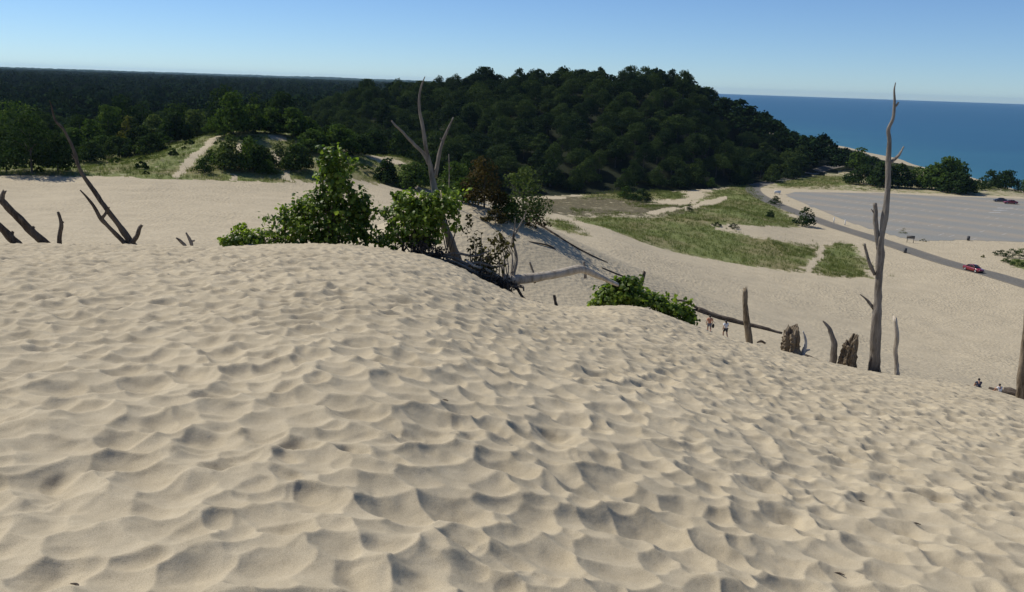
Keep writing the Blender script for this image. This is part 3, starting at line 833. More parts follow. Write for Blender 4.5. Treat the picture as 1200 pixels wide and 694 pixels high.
D, MI, PA, YE, RU = (M[k] for k in ('shrub_dark', 'shrub_mid', 'shrub_pale', 'shrub_yellow', 'shrub_rust'))
SHRUBS = [
    (8, 203, 152, 52, D, 'tall dark bush cut by the left edge of the photo, above the sand', 'bushy_tree', None),
    (38, 205, 133, 56, D, 'tallest dark bushy tree at the far left, standing at the sand edge', 'bushy_tree', None),
    (68, 202, 155, 42, D, 'dark bush right of the tall far-left trees, behind the leaning snag tip', 'bushy_tree', None),
    (88, 188, 152, 30, MI, 'mid green bush behind the upper part of the leaning dead snag', 'bushy_tree', 228),
    (22, 170, 122, 60, MI, 'broad green tree rising behind the dark far-left bushes', 'bushy_tree', 262),
    (112, 172, 138, 30, MI, 'rounded green tree just right of the snag tip, edge of the woods', 'bushy_tree', 250),
    (132, 170, 120, 36, MI, 'tall green tree left of the yellowish tree at the woodland edge', 'bushy_tree', 258),
    (153, 166, 134, 24, YE, 'yellow green tree standing out at the woodland edge', 'bushy_tree', 252),
    (184, 164, 134, 28, PA, 'pale grey green tree at the woodland edge left of the dark round shrub', 'bushy_tree', 254),
    (209, 169, 133, 34, D, 'round dark shrub tree left of the top of the sand trail', 'bushy_tree', 240),
    (234, 160, 128, 32, PA, 'pale green tree at the head of the straight sand trail', 'bushy_tree', 250),
    (178, 181, 158, 34, D, 'low dark shrub in the grass left of the sand trail', 'shrub', None),
    (140, 184, 161, 44, D, 'wide low dark shrub in the middle of the left grass dunes', 'shrub', None),
    (108, 190, 166, 30, D, 'small dark shrub beside the leaning snag on the grass dunes', 'shrub', None),
    (276, 176, 108, 38, MI, 'tallest light green tree above the sand trail', 'bushy_tree', 212),
    (300, 168, 122, 32, MI, 'green tree right of the tallest tree above the trail', 'bushy_tree', 215),
    (322, 158, 128, 28, MI, 'small green tree on top of the sand blowout', 'bushy_tree', 217),
    (345, 166, 126, 36, MI, 'green tree right of the sand blowout on the dune top', 'bushy_tree', 217),
    (270, 200, 156, 30, PA, 'bright green shrub just right of the sand trail', 'shrub', None),
    (292, 200, 160, 32, MI, 'green shrub between the two small sand scars', 'shrub', None),
    (306, 198, 172, 36, D, 'dark low shrub below the sand blowout', 'shrub', None),
    (348, 200, 170, 34, D, 'dark shrub right of the winding sand path', 'shrub', None),
    (368, 206, 152, 40, MI, 'tall mid green shrub behind the top of the vine thicket', 'shrub', 205),
    (398, 208, 148, 48, MI, 'broad green shrub behind and right of the vine thicket top', 'shrub', 208),
    (424, 206, 160, 34, D, 'dark shrub left of the pale blowout between thicket and snag', 'shrub', 212),
    (452, 214, 186, 26, D, 'small dark shrub in front of the pale blowout', 'shrub', None),
    (482, 221, 190, 40, MI, 'bright green bush at the sand edge left of the forked snag', 'shrub', None),
    (534, 218, 190, 40, MI, 'green bush behind the forked snag at the sand edge', 'shrub', 190),
    (240, 203, 186, 22, D, 'little dark shrub right of the lower sand trail', 'shrub', None),
    (124, 180, 160, 40, MI, 'low green brush across the middle of the left grass dunes', 'shrub', 238),
    (92, 178, 150, 34, D, 'dark tree close behind the leaning snag at the wood edge', 'bushy_tree', 250),
    (168, 170, 148, 30, D, 'dark bush between the yellow green tree and the pale grey green tree', 'bushy_tree', 250),
    (200, 176, 160, 26, MI, 'low green brush left of the top of the sand trail', 'shrub', 236),
    (256, 178, 140, 30, MI, 'leafy green tree right beside the head of the sand trail', 'bushy_tree', 219),
    (262, 196, 170, 24, MI, 'leafy shrub hugging the right side of the sand trail', 'shrub', None),
    (312, 204, 188, 26, MI, 'low green shrub between two winding sand paths', 'shrub', None),
    (328, 186, 168, 24, D, 'dark shrub just below the sand blowout', 'shrub', None),
    (362, 180, 138, 34, MI, 'green tree above the vine thicket at the wood edge', 'bushy_tree', 220),
    (384, 186, 146, 36, D, 'dark tree right behind the vine thicket top', 'bushy_tree', 236),
    (412, 182, 150, 34, MI, 'green tree above the pale blowout left side', 'bushy_tree', 240),
    (440, 184, 150, 34, D, 'dark tree above the pale blowout', 'bushy_tree', 246),
    (470, 190, 152, 36, D, 'dark tree between pale blowout and forked dead tree', 'bushy_tree', 246),
    (508, 214, 176, 36, D, 'dark green bush behind the forked dead tree trunk', 'shrub', 200),
    (550, 210, 178, 36, D, 'dark bush behind the left end of the sand mound', 'shrub', 210),
    (247, 190, 176, 16, D, 'small dark bush beside the middle of the sand trail', 'shrub', None),
    (300, 186, 168, 30, MI, 'green shrub on the left side of the small sand blowout', 'shrub', 208),
    (281, 184, 160, 30, MI, 'green shrub on the slope above the bright green shrub', 'shrub', 206),
    (318, 172, 158, 22, D, 'dark shrub at the lip of the small sand blowout', 'shrub', 215),
    (344, 186, 164, 28, PA, 'pale green shrub right of the small sand blowout', 'shrub', 208),
    (336, 196, 184, 20, D, 'low dark shrub beside the winding sand path', 'shrub', None),
    (266, 166, 150, 26, MI, 'leafy shrub crowning the slope at the head of the sand trail', 'shrub', 212),
    (292, 160, 138, 34, D, 'dark tree on the dune top right of the sand trail', 'bushy_tree', 216),
    (330, 158, 136, 34, D, 'dark tree on the dune top above the small sand blowout', 'bushy_tree', 218),
    (424, 212, 192, 34, MI, 'green bush right of the vine thicket at the sand edge', 'shrub', 196),
    (404, 212, 186, 34, D, 'dark bush close behind the right flank of the vine thicket', 'shrub', 198),
    (456, 208, 194, 26, MI, 'green shrub below the pale blowout', 'shrub', 204),
    # right half
    (943, 265, 244, 24, D, 'round dark green bush standing alone beside the road bend', 'shrub', None),
    (909, 240, 230, 15, D, 'small dark bush between the grass dune and the parking lot corner', 'shrub', None),
    (902, 256, 246, 10, D, 'tiny dark bush on the green slope left of the round bush', 'shrub', None),
    (868, 217, 208, 12, MI, 'small green bush at the foot of the wooded hill by the road', 'shrub', None),
    (833, 220, 208, 12, MI, 'small bush at the hill foot left of the road bend', 'shrub', None),
    (733, 233, 218, 16, MI, 'small green bush on the heath below the wooded hill', 'shrub', None),
    (750, 236, 222, 30, D, 'low dark scrub along the edge of the heath', 'shrub', None),
    (808, 248, 236, 6, D, 'thin lone bush on the pale scar of the grassy slope', 'shrub', None),
    (860, 268, 262, 16, D, 'flat dark scrub at the rim of the bare sand tongue', 'shrub', None),
    (840, 265, 260, 14, D, 'flat dark scrub at the left end of the sand tongue', 'shrub', None),
    (1172, 300, 293, 18, D, 'leftmost dark juniper of the patch beside the road at the right edge', 'shrub', None),
    (1186, 302, 292, 22, D, 'largest dark juniper of the patch beside the road at the right edge', 'shrub', None),
    (1199, 300, 291, 18, MI, 'juniper of the roadside patch cut by the right edge', 'shrub', None),
    (1179, 308, 302, 14, PA, 'pale weedy tuft below the largest roadside juniper', 'shrub', None),
    (1193, 312, 305, 16, MI, 'small green tuft nearest the road below the junipers', 'shrub', None),
    (1003, 200, 174, 24, MI, 'lighter green tree at the lakeward tip of the wooded hill', 'bushy_tree', 460),
    (1012, 216, 194, 44, D, 'dark shrub mass left of the tall dead tree by the far lot edge', 'shrub', None),
    (1035, 219, 190, 34, D, 'dark shrubs behind the tall dead tree trunk by the lot', 'shrub', None),
    (1054, 220, 192, 26, D, 'dark shrub just right of the tall dead tree trunk by the lot', 'shrub', None),
    (1072, 217, 196, 24, MI, 'green bush between the dead tree and the big lakeshore trees', 'shrub', None),
    (1092, 222, 194, 34, MI, 'green tree in the left part of the big lakeshore clump', 'shrub', None),
    (1110, 224, 186, 40, MI, 'tallest pale topped tree of the lakeshore clump', 'bushy_tree', None),
    (1122, 227, 202, 36, D, 'rounded dark tree at the right front of the lakeshore clump', 'shrub', None),
    (1144, 223, 211, 20, D, 'low bush in the gap right of the lakeshore clump', 'shrub', None),
    (1160, 221, 200, 22, D, 'left bush of the small clump above the parked cars', 'shrub', None),
    (1178, 222, 200, 30, D, 'right bush of the small clump above the parked cars', 'shrub', None),
    (1199, 226, 212, 18, MI, 'green bush at the right edge near the lakeshore', 'shrub', None),
]
for k, (px, by, ty, w, m_, lab, nm, r_) in enumerate(SHRUBS):
    shrub(px, by, ty, w, m_, lab, nm, 'tree' if nm == 'bushy_tree' else 'shrub', r_, 50 + k, 2600 if w > 33 else (1700 if w > 25 else 800), 'scattered shrubs and small trees', 13 if w > 25 else 9, .10 if nm == 'bushy_tree' else .03)

scrub_protos = []
for k in range(4):
    v, f = crown_arrays(1200 + k, 4.2, 1.3, .05, 520, .42, 9, bush=True); me = bpy.data.meshes.new('scrub_clump'); me.from_pydata(v.tolist(), [], f.tolist()); me.materials.append((D, MI, D, PA)[k]); scrub_protos.append(me)
r0 = random.Random(17); k = 0
while k < 70:
    a = math.radians(r0.uniform(-31, -5)); r = r0.uniform(172, 232); x, y = math.sin(a) * r, math.cos(a) * r
    if any(pip(np.array([x]), np.array([y]), q)[0] for q in BARE) or r < np.interp(math.degrees(a), [-60, -30.2, -21.3, -14.3, -6.8, -3], EDGE) + 4: continue
    s_ = r0.uniform(.3, .9)
    put('scrub_clump', scrub_protos[r0.choice((0, 0, 1, 1, 2, 2, 3))], (x, y, float(terrain_z(x, y)) - .05), r0.uniform(0, 6.28), (s_, s_ * r0.uniform(.7, 1.2), s_ * r0.uniform(.7, 1.4)),
        'low scrub clump scattered through the grass of the dunes on the left', 'shrub', 'low scrub clumps in the left dune grass'); k += 1
# the mound's own shrubs
shrub(568, 266, 186, 50, RU, 'rust brown shrub growing on the left top of the sand mound', 'shrub', 'shrub', 90, 401, 2000, None, 14, .02, .28)
shrub(614, 264, 194, 62, PA, 'feathery green shrub growing on the right top of the sand mound', 'shrub', 'shrub', 90, 402, 1700, None, 9, .02, .26)
shrub(541, 240, 208, 28, MI, 'small bright green shrub at the left end of the mound top', 'shrub', 'shrub', 91, 403, 600, None, 8, .02, .3)
shrub(592, 268, 228, 34, D, 'dark olive shrub filling the gap between rust and feathery shrubs', 'shrub', 'shrub', 91, 405, 900, None, 10, .0, .25)
shrub(582, 284, 246, 34, RU, 'brown dry shrub hanging down the front of the sand mound', 'shrub', 'shrub', 86, 404, 600, None, 8, .0, .25)

shrub(600, 272, 240, 30, MI, 'low green brush under the left side of the feathery shrub', 'shrub', 'shrub', 88, 406, 500, None, 8, .0, .24)
shrub(630, 272, 246, 30, RU, 'low brown dry brush under the right side of the feathery shrub', 'shrub', 'shrub', 90, 407, 420, None, 8, .0, .22)
# ------------------------------------------------------------------ grass
def build_grass():
    rnd = np.random.default_rng(5)
    pts = []
    for p in GRASS:
        q = np.array(p)[:, :2]; lo = q.min(0); hi = q.max(0)
        n = int((hi - lo).prod() * 2.6); xy = rnd.uniform(lo, hi, (n, 2)); pts.append(xy)
    n = 36000; a = np.radians(rnd.uniform(-36, -3.2, n)); r = np.sqrt(rnd.uniform(160 ** 2, 262 ** 2, n)); pts.append(np.stack([r * np.sin(a), r * np.cos(a)], 1))
    xy = np.vstack(pts)
    cv = cover(xy[:, 0], xy[:, 1])[:, 0]
    keep = (cv + 1.6 * fbm(xy[:, 0] * .45, xy[:, 1] * .45, 77, 3) > .62)
    xy = xy[keep]; z = terrain_z(xy[:, 0], xy[:, 1]); n = len(xy)
    B = 5
    X = np.repeat(xy, B, 0) + rnd.normal(size=(n * B, 2)) * .16; Z = np.repeat(z, B)
    h = rnd.uniform(.3, .75, n * B); a = rnd.uniform(0, 6.28, n * B); lean = rnd.normal(size=(n * B, 2)) * .22; w = rnd.uniform(.018, .045, n * B)
    v = np.empty((n * B, 3, 3)); dx = np.cos(a) * w; dy = np.sin(a) * w
    v[:, 0] = np.stack([X[:, 0] - dx, X[:, 1] - dy, Z - .08], 1); v[:, 1] = np.stack([X[:, 0] + dx, X[:, 1] + dy, Z - .08], 1)
    v[:, 2] = np.stack([X[:, 0] + lean[:, 0], X[:, 1] + lean[:, 1], Z + h], 1)
    o = raw_mesh('dune_grass', v.reshape(-1, 3), np.arange(n * B * 3).reshape(-1, 3), M['grass'], smooth=False)
    tag(o, 'green and straw coloured dune grass growing in patches over the sand', 'grass', kind='stuff')
build_grass()

# ------------------------------------------------------------------ dead wood on the crest
def path(pts, r, dr=None):
    """pixel path (px, py, width px) at map range r -> points, radii"""
    P3 = []; ra = []
    for i, (x, y, w) in enumerate(pts):
        rr = r if dr is None else r + dr[i]
        p = P(x, y, rr); P3.append(p); ra.append(w * .5 * np.linalg.norm(p - (0, 0, EYE)) / FOC)
    return np.array(P3), np.array(ra)

def root_down(p, ra, L=.7):
    d = p[0] - p[1]; d = d / np.linalg.norm(d); d = d * .4 + np.array((0, 0, -.6))
    return np.vstack([p[0] + d * L, p]), np.concatenate([[ra[0] * 1.15], ra])

def rcrest(px): return float(crest(azt(px, 320)[0])[0])

def wood(name, parts, label, cat, mat, r=None, group=None, sides=12, rough=.38, jag=.15, ridge=.0, seed=0):
    """parts: (part name, pixel path, rooted?, radial offsets or None)"""
    x0 = parts[0][1][0][0]
    if r is None: r = rcrest(x0) + .15
    built = []
    for k, (pn, pts, rooted, dr) in enumerate(parts):
        p, ra = path(pts, r, dr)
        if name == 'dead_tree': ra = ra * .88
        if rooted: p, ra = root_down(p, ra)
        if r > 50 and name in ('fallen_log', 'driftwood'): p[:, 2] = np.maximum(p[:, 2], terrain_z(p[:, 0], p[:, 1]) + ra * .6)
        built.append((pn, p, ra))
    base = built[0][1][0].copy()
    single = len(built) == 1
    e = None if single else empty(name, base, label, cat, group)
    for k, (pn, p, ra) in enumerate(built):
        mb = MB(); mb.tube(p, ra, sides, rough, seed + k, jag * ra[-1] * 6 if jag else 0, res=6, ridge=ridge)
        if single: return tag(mb.build(name, mat, None, base), label, cat, group)
        mb.build(pn, mat, e, base)
    return e

BW, GW, PW, SW = M['brown_wood'], M['grey_wood'], M['pale_wood'], M['stump']
wood('dead_tree', [
    ('trunk', [(158, 291, 8), (153, 283, 7.4), (138, 262, 6.4), (126, 246, 6), (113, 228, 5.2), (97, 205, 4.6), (91, 192, 4.4), (88, 180, 4.2), (80, 162, 3.2), (74, 151, 3), (66, 143, 2.6), (63, 136, 2.2), (61, 127, 1.8), (58, 118, 1)], True, [0, 0, .05, .1, .2, .3, .35, .4, .45, .5, .55, .6, .6, .6]),
    ('branch', [(149, 290, 6.5), (140, 279, 5.6), (119, 257, 4.4), (112, 245, 3.8), (104, 234, 3), (94, 223, 1.6)], True, None),
    ('branch', [(119, 257, 4), (125, 248, 3.5), (127, 243, 3)], False, None),
    ('branch', [(152, 290, 7), (160, 277, 5.5), (163, 268, 4.5), (166, 264, 3)], True, [-.1, -.1, -.1, -.1]),
    ('branch', [(90, 189, 2.5), (86, 184, 1.6), (84, 181, .9)], False, [.35, .3, .3]),
], 'slender leaning dead tree with two long bare stems on the left sand crest', 'dead tree', BW, seed=11)
wood('dead_branch', [('trunk', [(58, 291, 9), (36, 270, 8.5), (22, 255, 7), (8, 242, 6.5), (1, 235, 6)], True, None), ('branch', [(2, 237, 6), (3, 229, 4.5), (5, 224, 3.5)], False, None), ('branch', [(38, 271, 4), (39, 267, 3.5), (40, 266, 2.5)], False, None)],
     'thick dark bare branch leaning left out of the sand at the left edge', 'dead branch', BW, seed=21)
wood('dead_branch', [('trunk', [(23, 291, 9), (14, 280, 8), (6, 271, 7), (-4, 263, 6)], True, None), ('branch', [(13, 279, 4), (14, 274, 4), (15, 272, 3)], False, None)],
     'lowest short dark branch poking from the sand at the far left corner', 'dead branch', BW, seed=31)
wood('dead_stick', [('trunk', [(69, 292, 5), (70, 275, 4.5), (72, 262, 4), (68, 249, 2.6)], True, None), ('branch', [(71, 263, 3), (74, 260, 2)], False, None)],
     'short crooked stick standing upright right of the thick leaning branch', 'stick', BW, seed=41)
wood('dead_stick', [('trunk', [(225, 292, 4), (223, 283, 3.6), (218, 273, 2)], True, None), ('branch', [(224, 283, 2.6), (228, 282, 1.6)], False, None), ('branch', [(219, 292, 4), (213, 284, 3.4), (207, 279, 1.8)], True, None)],
     'pair of tiny grey forked sticks left of the vine thicket', 'stick', GW, seed=51)
# forked snag
rF = 28.5
wood('dead_tree', [
    ('trunk', [(537, 312, 12.5), (533, 298, 11.5), (527, 280, 10.5), (520, 262, 9.8), (513, 240, 9.6), (509, 222, 9.2), (506, 205, 7.6), (504, 193, 6.4), (499, 172, 5.2), (497, 158, 4.6), (495, 146, 4.2), (491.5, 128, 3.4), (491.5, 112, 2.8), (494, 100, 2), (498, 90, 1)], True, None),
    ('branch', [(505, 196, 5.2), (496, 180, 4.8), (487, 171, 4.4), (480, 164, 4), (468, 151, 3), (464, 148, 2.8), (459, 142, 2)], False, [0, 0, -.05, -.1, -.2, -.25, -.3]),
    ('branch', [(510, 208, 5.6), (515, 179, 4.4), (519, 166, 4), (524, 154, 3.2), (531, 138, 1.4)], False, [0, 0, .1, .1, .2]),
    ('branch', [(508, 234, 6), (502, 229, 6), (495, 225, 5.5), (489, 220, 5)], False, [0, 0, -.1, -.2]),
    ('branch', [(519, 165, 2.6), (516, 162, 2)], False, [.1, .1]),
], 'tall forked grey dead tree with three bare limbs rising from the vines', 'dead tree', GW, rF, seed=61)
# tall dead tree at right
rT = rcrest(1025) + .1
wood('dead_tree', [
    ('trunk', [(1024, 440, 15), (1024, 430, 13.5), (1025.5, 405, 12), (1027, 378, 11), (1029, 352, 10), (1029, 339, 9.5), (1031.5, 300, 9), (1032, 284, 8.5), (1036, 256, 8), (1040, 225, 6.4), (1041, 190, 6), (1042, 165, 4.6), (1041, 152, 4.4), (1047, 138, 3.6), (1048.5, 120, 3.2), (1048, 106, 2.2), (1049.5, 97, 1)], True, None),
    ('branch', [(1030, 292, 6), (1029, 285, 6), (1026, 262, 5.4), (1026, 250, 5), (1025.5, 239, 4.6)], False, None),
    ('branch', [(1025, 322, 4.5), (1019, 308, 4), (1015, 295, 3.4), (1013, 286, 2.6)], False, [0, -.1, -.1, -.2]),
    ('branch', [(1024, 362, 4.5), (1018, 354, 3.4), (1013, 349, 2), (1008, 345, 1.2)], False, None),
    ('branch', [(1041, 192, 4.6), (1048, 187, 4), (1054, 181, 3), (1059, 172, 1.6)], False, [0, .1, .2, .3]),
    ('branch', [(1048, 125, 3), (1051, 123, 2.4), (1053, 120, 1.8)], False, None),
    ('branch', [(1026, 252, 2), (1023, 248, 1.4), (1021, 245, .8)], False, None),
], 'tall thin grey dead tree standing against lake and sky at right', 'dead tree', GW, rT, sides=12, ridge=.05, seed=71)
wood('dead_tree', [('trunk', [(1196, 470, 11), (1197.5, 450, 10.5), (1200.5, 415, 10), (1204.5, 375, 9), (1211, 320, 8), (1221, 250, 6), (1228, 190, 3)], True, None), ('branch', [(1211, 320, 4), (1224, 300, 3), (1232, 285, 1.5)], False, None)],
     'brown dead trunk cut off by the right edge of the photo', 'dead tree', M['stump'], rcrest(1190), ridge=.05, seed=81)
wood('dead_post', [('trunk', [(1051.5, 445, 6), (1051, 430, 5.2), (1049.5, 412, 4.2), (1051, 395, 5), (1049, 374, 3.6)], True, None)], 'slim pale upright snag just right of the tall dead tree', 'snag', PW, ridge=.12, jag=.4, seed=91)
wood('dead_post', [('trunk', [(878.5, 410, 7.5), (877, 392, 7), (874.5, 370, 6.4), (873, 350, 6), (873, 342, 5.6)], True, None)], 'dark upright broken post behind the two walkers', 'snag', SW, ridge=.1, jag=.5, seed=101)
wood('dead_snag', [('trunk', [(976, 432, 7.5), (977, 415, 7), (977.5, 402, 6), (973, 387, 4.6), (968, 380, 3.4), (964, 376, 1.2)], True, None)], 'grey horn shaped snag curving left between the two stumps', 'snag', GW, ridge=.08, jag=.0, seed=111)
wood('driftwood_stick', [('trunk', [(939, 424, 5), (941, 414, 4.6), (944, 404, 3.4), (943.5, 396, 2.4), (941, 388, 1)], True, None), ('branch', [(941, 414, 3), (945, 411, 2.4), (949, 410, 1.4)], False, None)], 'small bleached white forked stick right of the first stump', 'stick', simple('bleached_wood', (.48, .47, .45), .8, .25, 4), seed=121)

def stump(px0, px1, py, top, label, seed):
    """broken rotten stump: a fat tapering shell with a jagged rim, a dark hollow and deep bark ridges"""
    cx = (px0 + px1) / 2; r = rcrest(cx) + .1
    b = P(cx, py, r); sl = np.linalg.norm(b - (0, 0, EYE)); k = sl / FOC
    t = P(top[0], top[1], r); w = (px1 - px0) * k
    mb = MB(); sides = 30; rnd = np.random.default_rng(seed); th = np.arange(sides) * 2 * math.pi / sides
    ax = t - b; n = 14; vs = []
    peak = .84 + .14 * np.cos(th - top[2]) + .05 * rnd.uniform(-1, 1, sides) + .03 * np.sin(th * 5 + seed)
    ridge_ = 1 + .10 * np.sin(th * 6 + seed) + .08 * np.sin(th * 11 + 2 * seed)
    def ring(f, sc_):
        c = b[None] + ax[None] * (f * peak)[:, None] + np.array((0, 0, -.7)) * (1 - sstep(0, .2, f))
        ra = w * .5 * (1.08 - .42 * f * peak) * ridge_ * sc_ * (1 + .14 * rnd.uniform(-1, 1, sides))
        return c + np.stack([np.cos(th) * ra, np.sin(th) * ra, np.zeros(sides)], 1)
    for i in range(n): vs.append(ring(i / (n - 1), 1.0))
    for f, s_ in ((.97, .74), (.88, .55), (.75, .40)): vs.append(ring(f, s_))
    R_ = len(vs); v = np.concatenate(vs + [(b + ax * .35)[None]]); f = []
    for i in range(R_ - 1):
        for j in range(sides):
            q = (j + 1) % sides; f.append((i * sides + j, i * sides + q, (i + 1) * sides + q, (i + 1) * sides + j))
    for j in range(sides): f.append((R_ * sides, (R_ - 1) * sides + j, (R_ - 1) * sides + (j + 1) % sides))
    mb.add(v, f)
    tag(mb.build('tree_stump', SW, None, b, smooth=False), label, 'stump')
stump(916, 936, 418, (928, 380, .6), 'thick rotten stump with jagged dark top left of the bleached stick', 5)
stump(982, 1000, 433, (999, 392, .2), 'rotten stump leaning right beside the tall dead tree', 9)

def flat_log(pts, r, label, mat, name='fallen_log', seed=0, dr=None, parts=None):
    return wood(name, [('trunk', pts, False, dr)] + (parts or []), label, 'log', mat, r, seed=seed, jag=.2)
flat_log([(817, 371, 7), (836, 376, 6.4), (870, 383, 5.4), (892, 391, 4.6), (915, 397.5, 3)], 89.5, 'long brown fallen log lying on the far sand behind the two walkers', BW, seed=131,
         parts=[('branch', [(832, 375, 4), (828, 367, 3.4), (817, 361, 2.8), (801, 353, 2.4), (789, 352, 1.4)], False, None), ('branch', [(822, 372, 4), (817, 369, 3), (812, 370, 1.6)], False, None)])
flat_log([(942, 416.5, 4), (955, 421, 3.4), (969, 427.5, 2.4)], rcrest(955) + .1, 'short thin dark log lying between bleached stick and horn shaped snag', BW, seed=141)
flat_log([(1030, 437, 2.6), (1040, 439.5, 2.6), (1049, 441, 2)], rcrest(1040) + .1, 'thin fallen branch between the tall dead tree and the pale snag', BW, 'fallen_branch', seed=151)
flat_log([(1158, 457.5, 3), (1175, 461, 4.5), (1193, 465, 6)], 92, 'dark log on the sand in front of the sitter in white', BW, seed=161)
flat_log([(1176, 456, 4), (1185, 458, 6), (1196, 462, 7)], 96, 'dark log behind the sitter in white at the right trunk', BW, seed=171)
flat_log([(887, 401.5, 1.6), (892, 400, 3), (897, 402.5, 2)], 60, 'small dark scrap of driftwood right of the broken post', BW, 'driftwood', seed=181)
flat_log([(1130, 452.5, 2), (1134, 452.5, 2.4), (1138, 453.5, 1.4)], 80, 'tiny dark scrap of driftwood left of the sitter in navy', BW, 'driftwood', seed=182)

# fallen pale tree with its torn roots
rL = 27.6
fe_p, fe_r = path([(590, 326, 11), (600, 328, 12), (625, 325.5, 11.5), (655, 320.5, 10.5), (670, 317, 10.5), (680, 315.5, 10), (690, 318.5, 8), (700, 323, 6.8), (712, 328.5, 5.2), (724, 334, 4)], rL, [0, 0, .2, .5, .7, .8, 1, 1.2, 1.4, 1.6])
FT = empty('fallen_tree', fe_p[0], 'pale barkless fallen tree trunk with dark torn roots at its left end', 'fallen tree')
mb = MB(); mb.tube(fe_p, fe_r, 12, .18, 5, .03, res=6); mb.build('trunk', PW, FT, fe_p[0])
ROOTS = [[(598, 332, 7), (606, 338, 4), (611, 346, 3), (618, 353, 2)], [(596, 330, 6), (580, 326, 5), (560, 320, 4), (540, 310, 3), (522, 303, 2)], [(597, 333, 6), (585, 336, 5), (575, 334, 4), (560, 330, 2)],
         [(598, 334, 5), (592, 342, 4), (597, 350, 3), (603, 353, 2)], [(594, 333, 5), (583, 342, 4), (590, 350, 3), (608, 352, 2)], [(590, 328, 5), (570, 316, 4), (556, 312, 3), (546, 305, 2)],
         [(592, 336, 4), (578, 340, 4), (566, 333, 3), (550, 323, 2)], [(600, 333, 4), (612, 336, 3), (614, 341, 1.6)], [(588, 331, 4), (572, 328, 3.4), (553, 322, 3), (536, 316, 2)],
         [(594, 337, 4), (599, 344, 3), (606, 351, 2)], [(586, 335, 3.6), (574, 342, 2.6), (566, 340, 1.6)], [(584, 338, 3), (592, 345, 3), (602, 350, 2)]]
for k, q in enumerate(ROOTS):
    p, ra = path(q, rL, [0, -.2 - .04 * (k % 4), -.35 - .08 * (k % 3), -.45, -.5, -.5][:len(q)]); mb = MB(); mb.tube(p, ra, 6, .3, 200 + k, res=5); mb.build('root', (BW, GW, PW)[k % 3], FT, fe_p[0])
wood('dead_sapling', [('trunk', [(602, 332, 4.5), (602, 322, 4), (606, 305, 2.8), (603, 290, 2.4), (601, 280, 2.2), (603, 268, 1.8), (604, 256, 1)], False, None), ('branch', [(601, 281, 2), (607, 268, 1.8), (614, 255, 1.5), (617, 246, .8)], False, None), ('branch', [(602, 291, 1), (599, 283, .7)], False, None)],
     'thin wavy dead sapling rising from the roots of the fallen trunk', 'sapling', GW, rL, seed=211)
# grey branches strewn along the bank left of the roots
for k, (q, lab) in enumerate((
        ([(474, 300, 5), (490, 297, 3.5), (500, 287, 2)], 'short grey forked branch lying at the crest below the vines'),
        ([(478, 297, 4.5), (505, 298, 4.5), (530, 302, 4), (552, 312, 3.6), (575, 320, 3)], 'long grey branch lying along the crest from vines to roots'),
        ([(512, 301, 3), (535, 297, 3), (556, 300, 2.4), (574, 294, 1.4)], 'arched grey branch over the middle of the crest bank'),
        ([(545, 311, 3.4), (562, 308, 3), (580, 313, 2.4), (596, 309, 1.4)], 'thin grey branch reaching right toward the wavy sapling'),
        ([(556, 322, 3.4), (574, 324, 3), (590, 333, 2.6), (612, 337, 1.6)], 'grey branch lying across the dark torn roots'),
        ([(500, 300, 3), (525, 307, 3.4), (550, 318, 3), (568, 329, 2)], 'dark lower branch half buried along the sand bank'))):
    wood('fallen_branch', [('branch', q, False, [-.3 - .05 * k] * len(q))], lab, 'branch', GW if k < 5 else BW, 27.8, seed=221 + k)
# small posts
for x0, y0, x1, y1, w, lab, m_, r_ in ((652.5, 362, 649.5, 347, 4, 'short dark post sticking out of the sand below the fallen trunk', BW, None), (625.5, 321, 621, 308, 2.4, 'thin grey stake above the middle of the fallen trunk', GW, 62),
                                       (685.5, 315, 684, 307, 3, 'tiny stub post above the bend of the fallen trunk', GW, 62), (749, 342, 755, 320, 4.6, 'dark tilted post rising behind the right vine patch', BW, 31.5)):
    wood('wooden_post', [('post', [(x0, y0, w * 1.05), ((x0 + x1) / 2, (y0 + y1) / 2, w), (x1, y1, w * .8)], True, None)], lab, 'post', m_, r_, jag=.25, ridge=.05, seed=int(x0))
# debris on the mound tail
for k, (q, lab, r_) in enumerate((
        ([(628, 262, 4), (645, 272, 3.6), (668, 287, 3), (690, 299, 2.6), (712, 309, 1.6)], 'long dark root running down the right ridge of the sand mound', 92),
        ([(620, 285, 2), (634, 287, 3), (645, 290, 3.6), (651, 294, 2)], 'dark driftwood branch on the front of the sand mound', 84),
        ([(705, 315, 2), (722, 322, 3), (737, 328, 2.4), (742, 333, 1.4)], 'dark driftwood above the right vine patch', 84))):
    g = [hit(x, y, 70) for x, y, w in q]; mb = MB()
    mb.tube(np.array(g) + (0, 0, .12), [w * .32 * 88 / FOC for x, y, w in q], 7, .5, 250 + k, res=5)
    tag(mb.build('driftwood', BW, None, g[0]), lab, 'driftwood')
wood('dead_stick', [('trunk', [(526, 232, 1.6), (526.5, 205, 1.2), (526, 181, .8)], False, None), ('branch', [(526, 200, .9), (529, 196, .6)], False, None)], 'needle thin dead stem behind the forked dead tree', 'stick', GW, 88, seed=261)

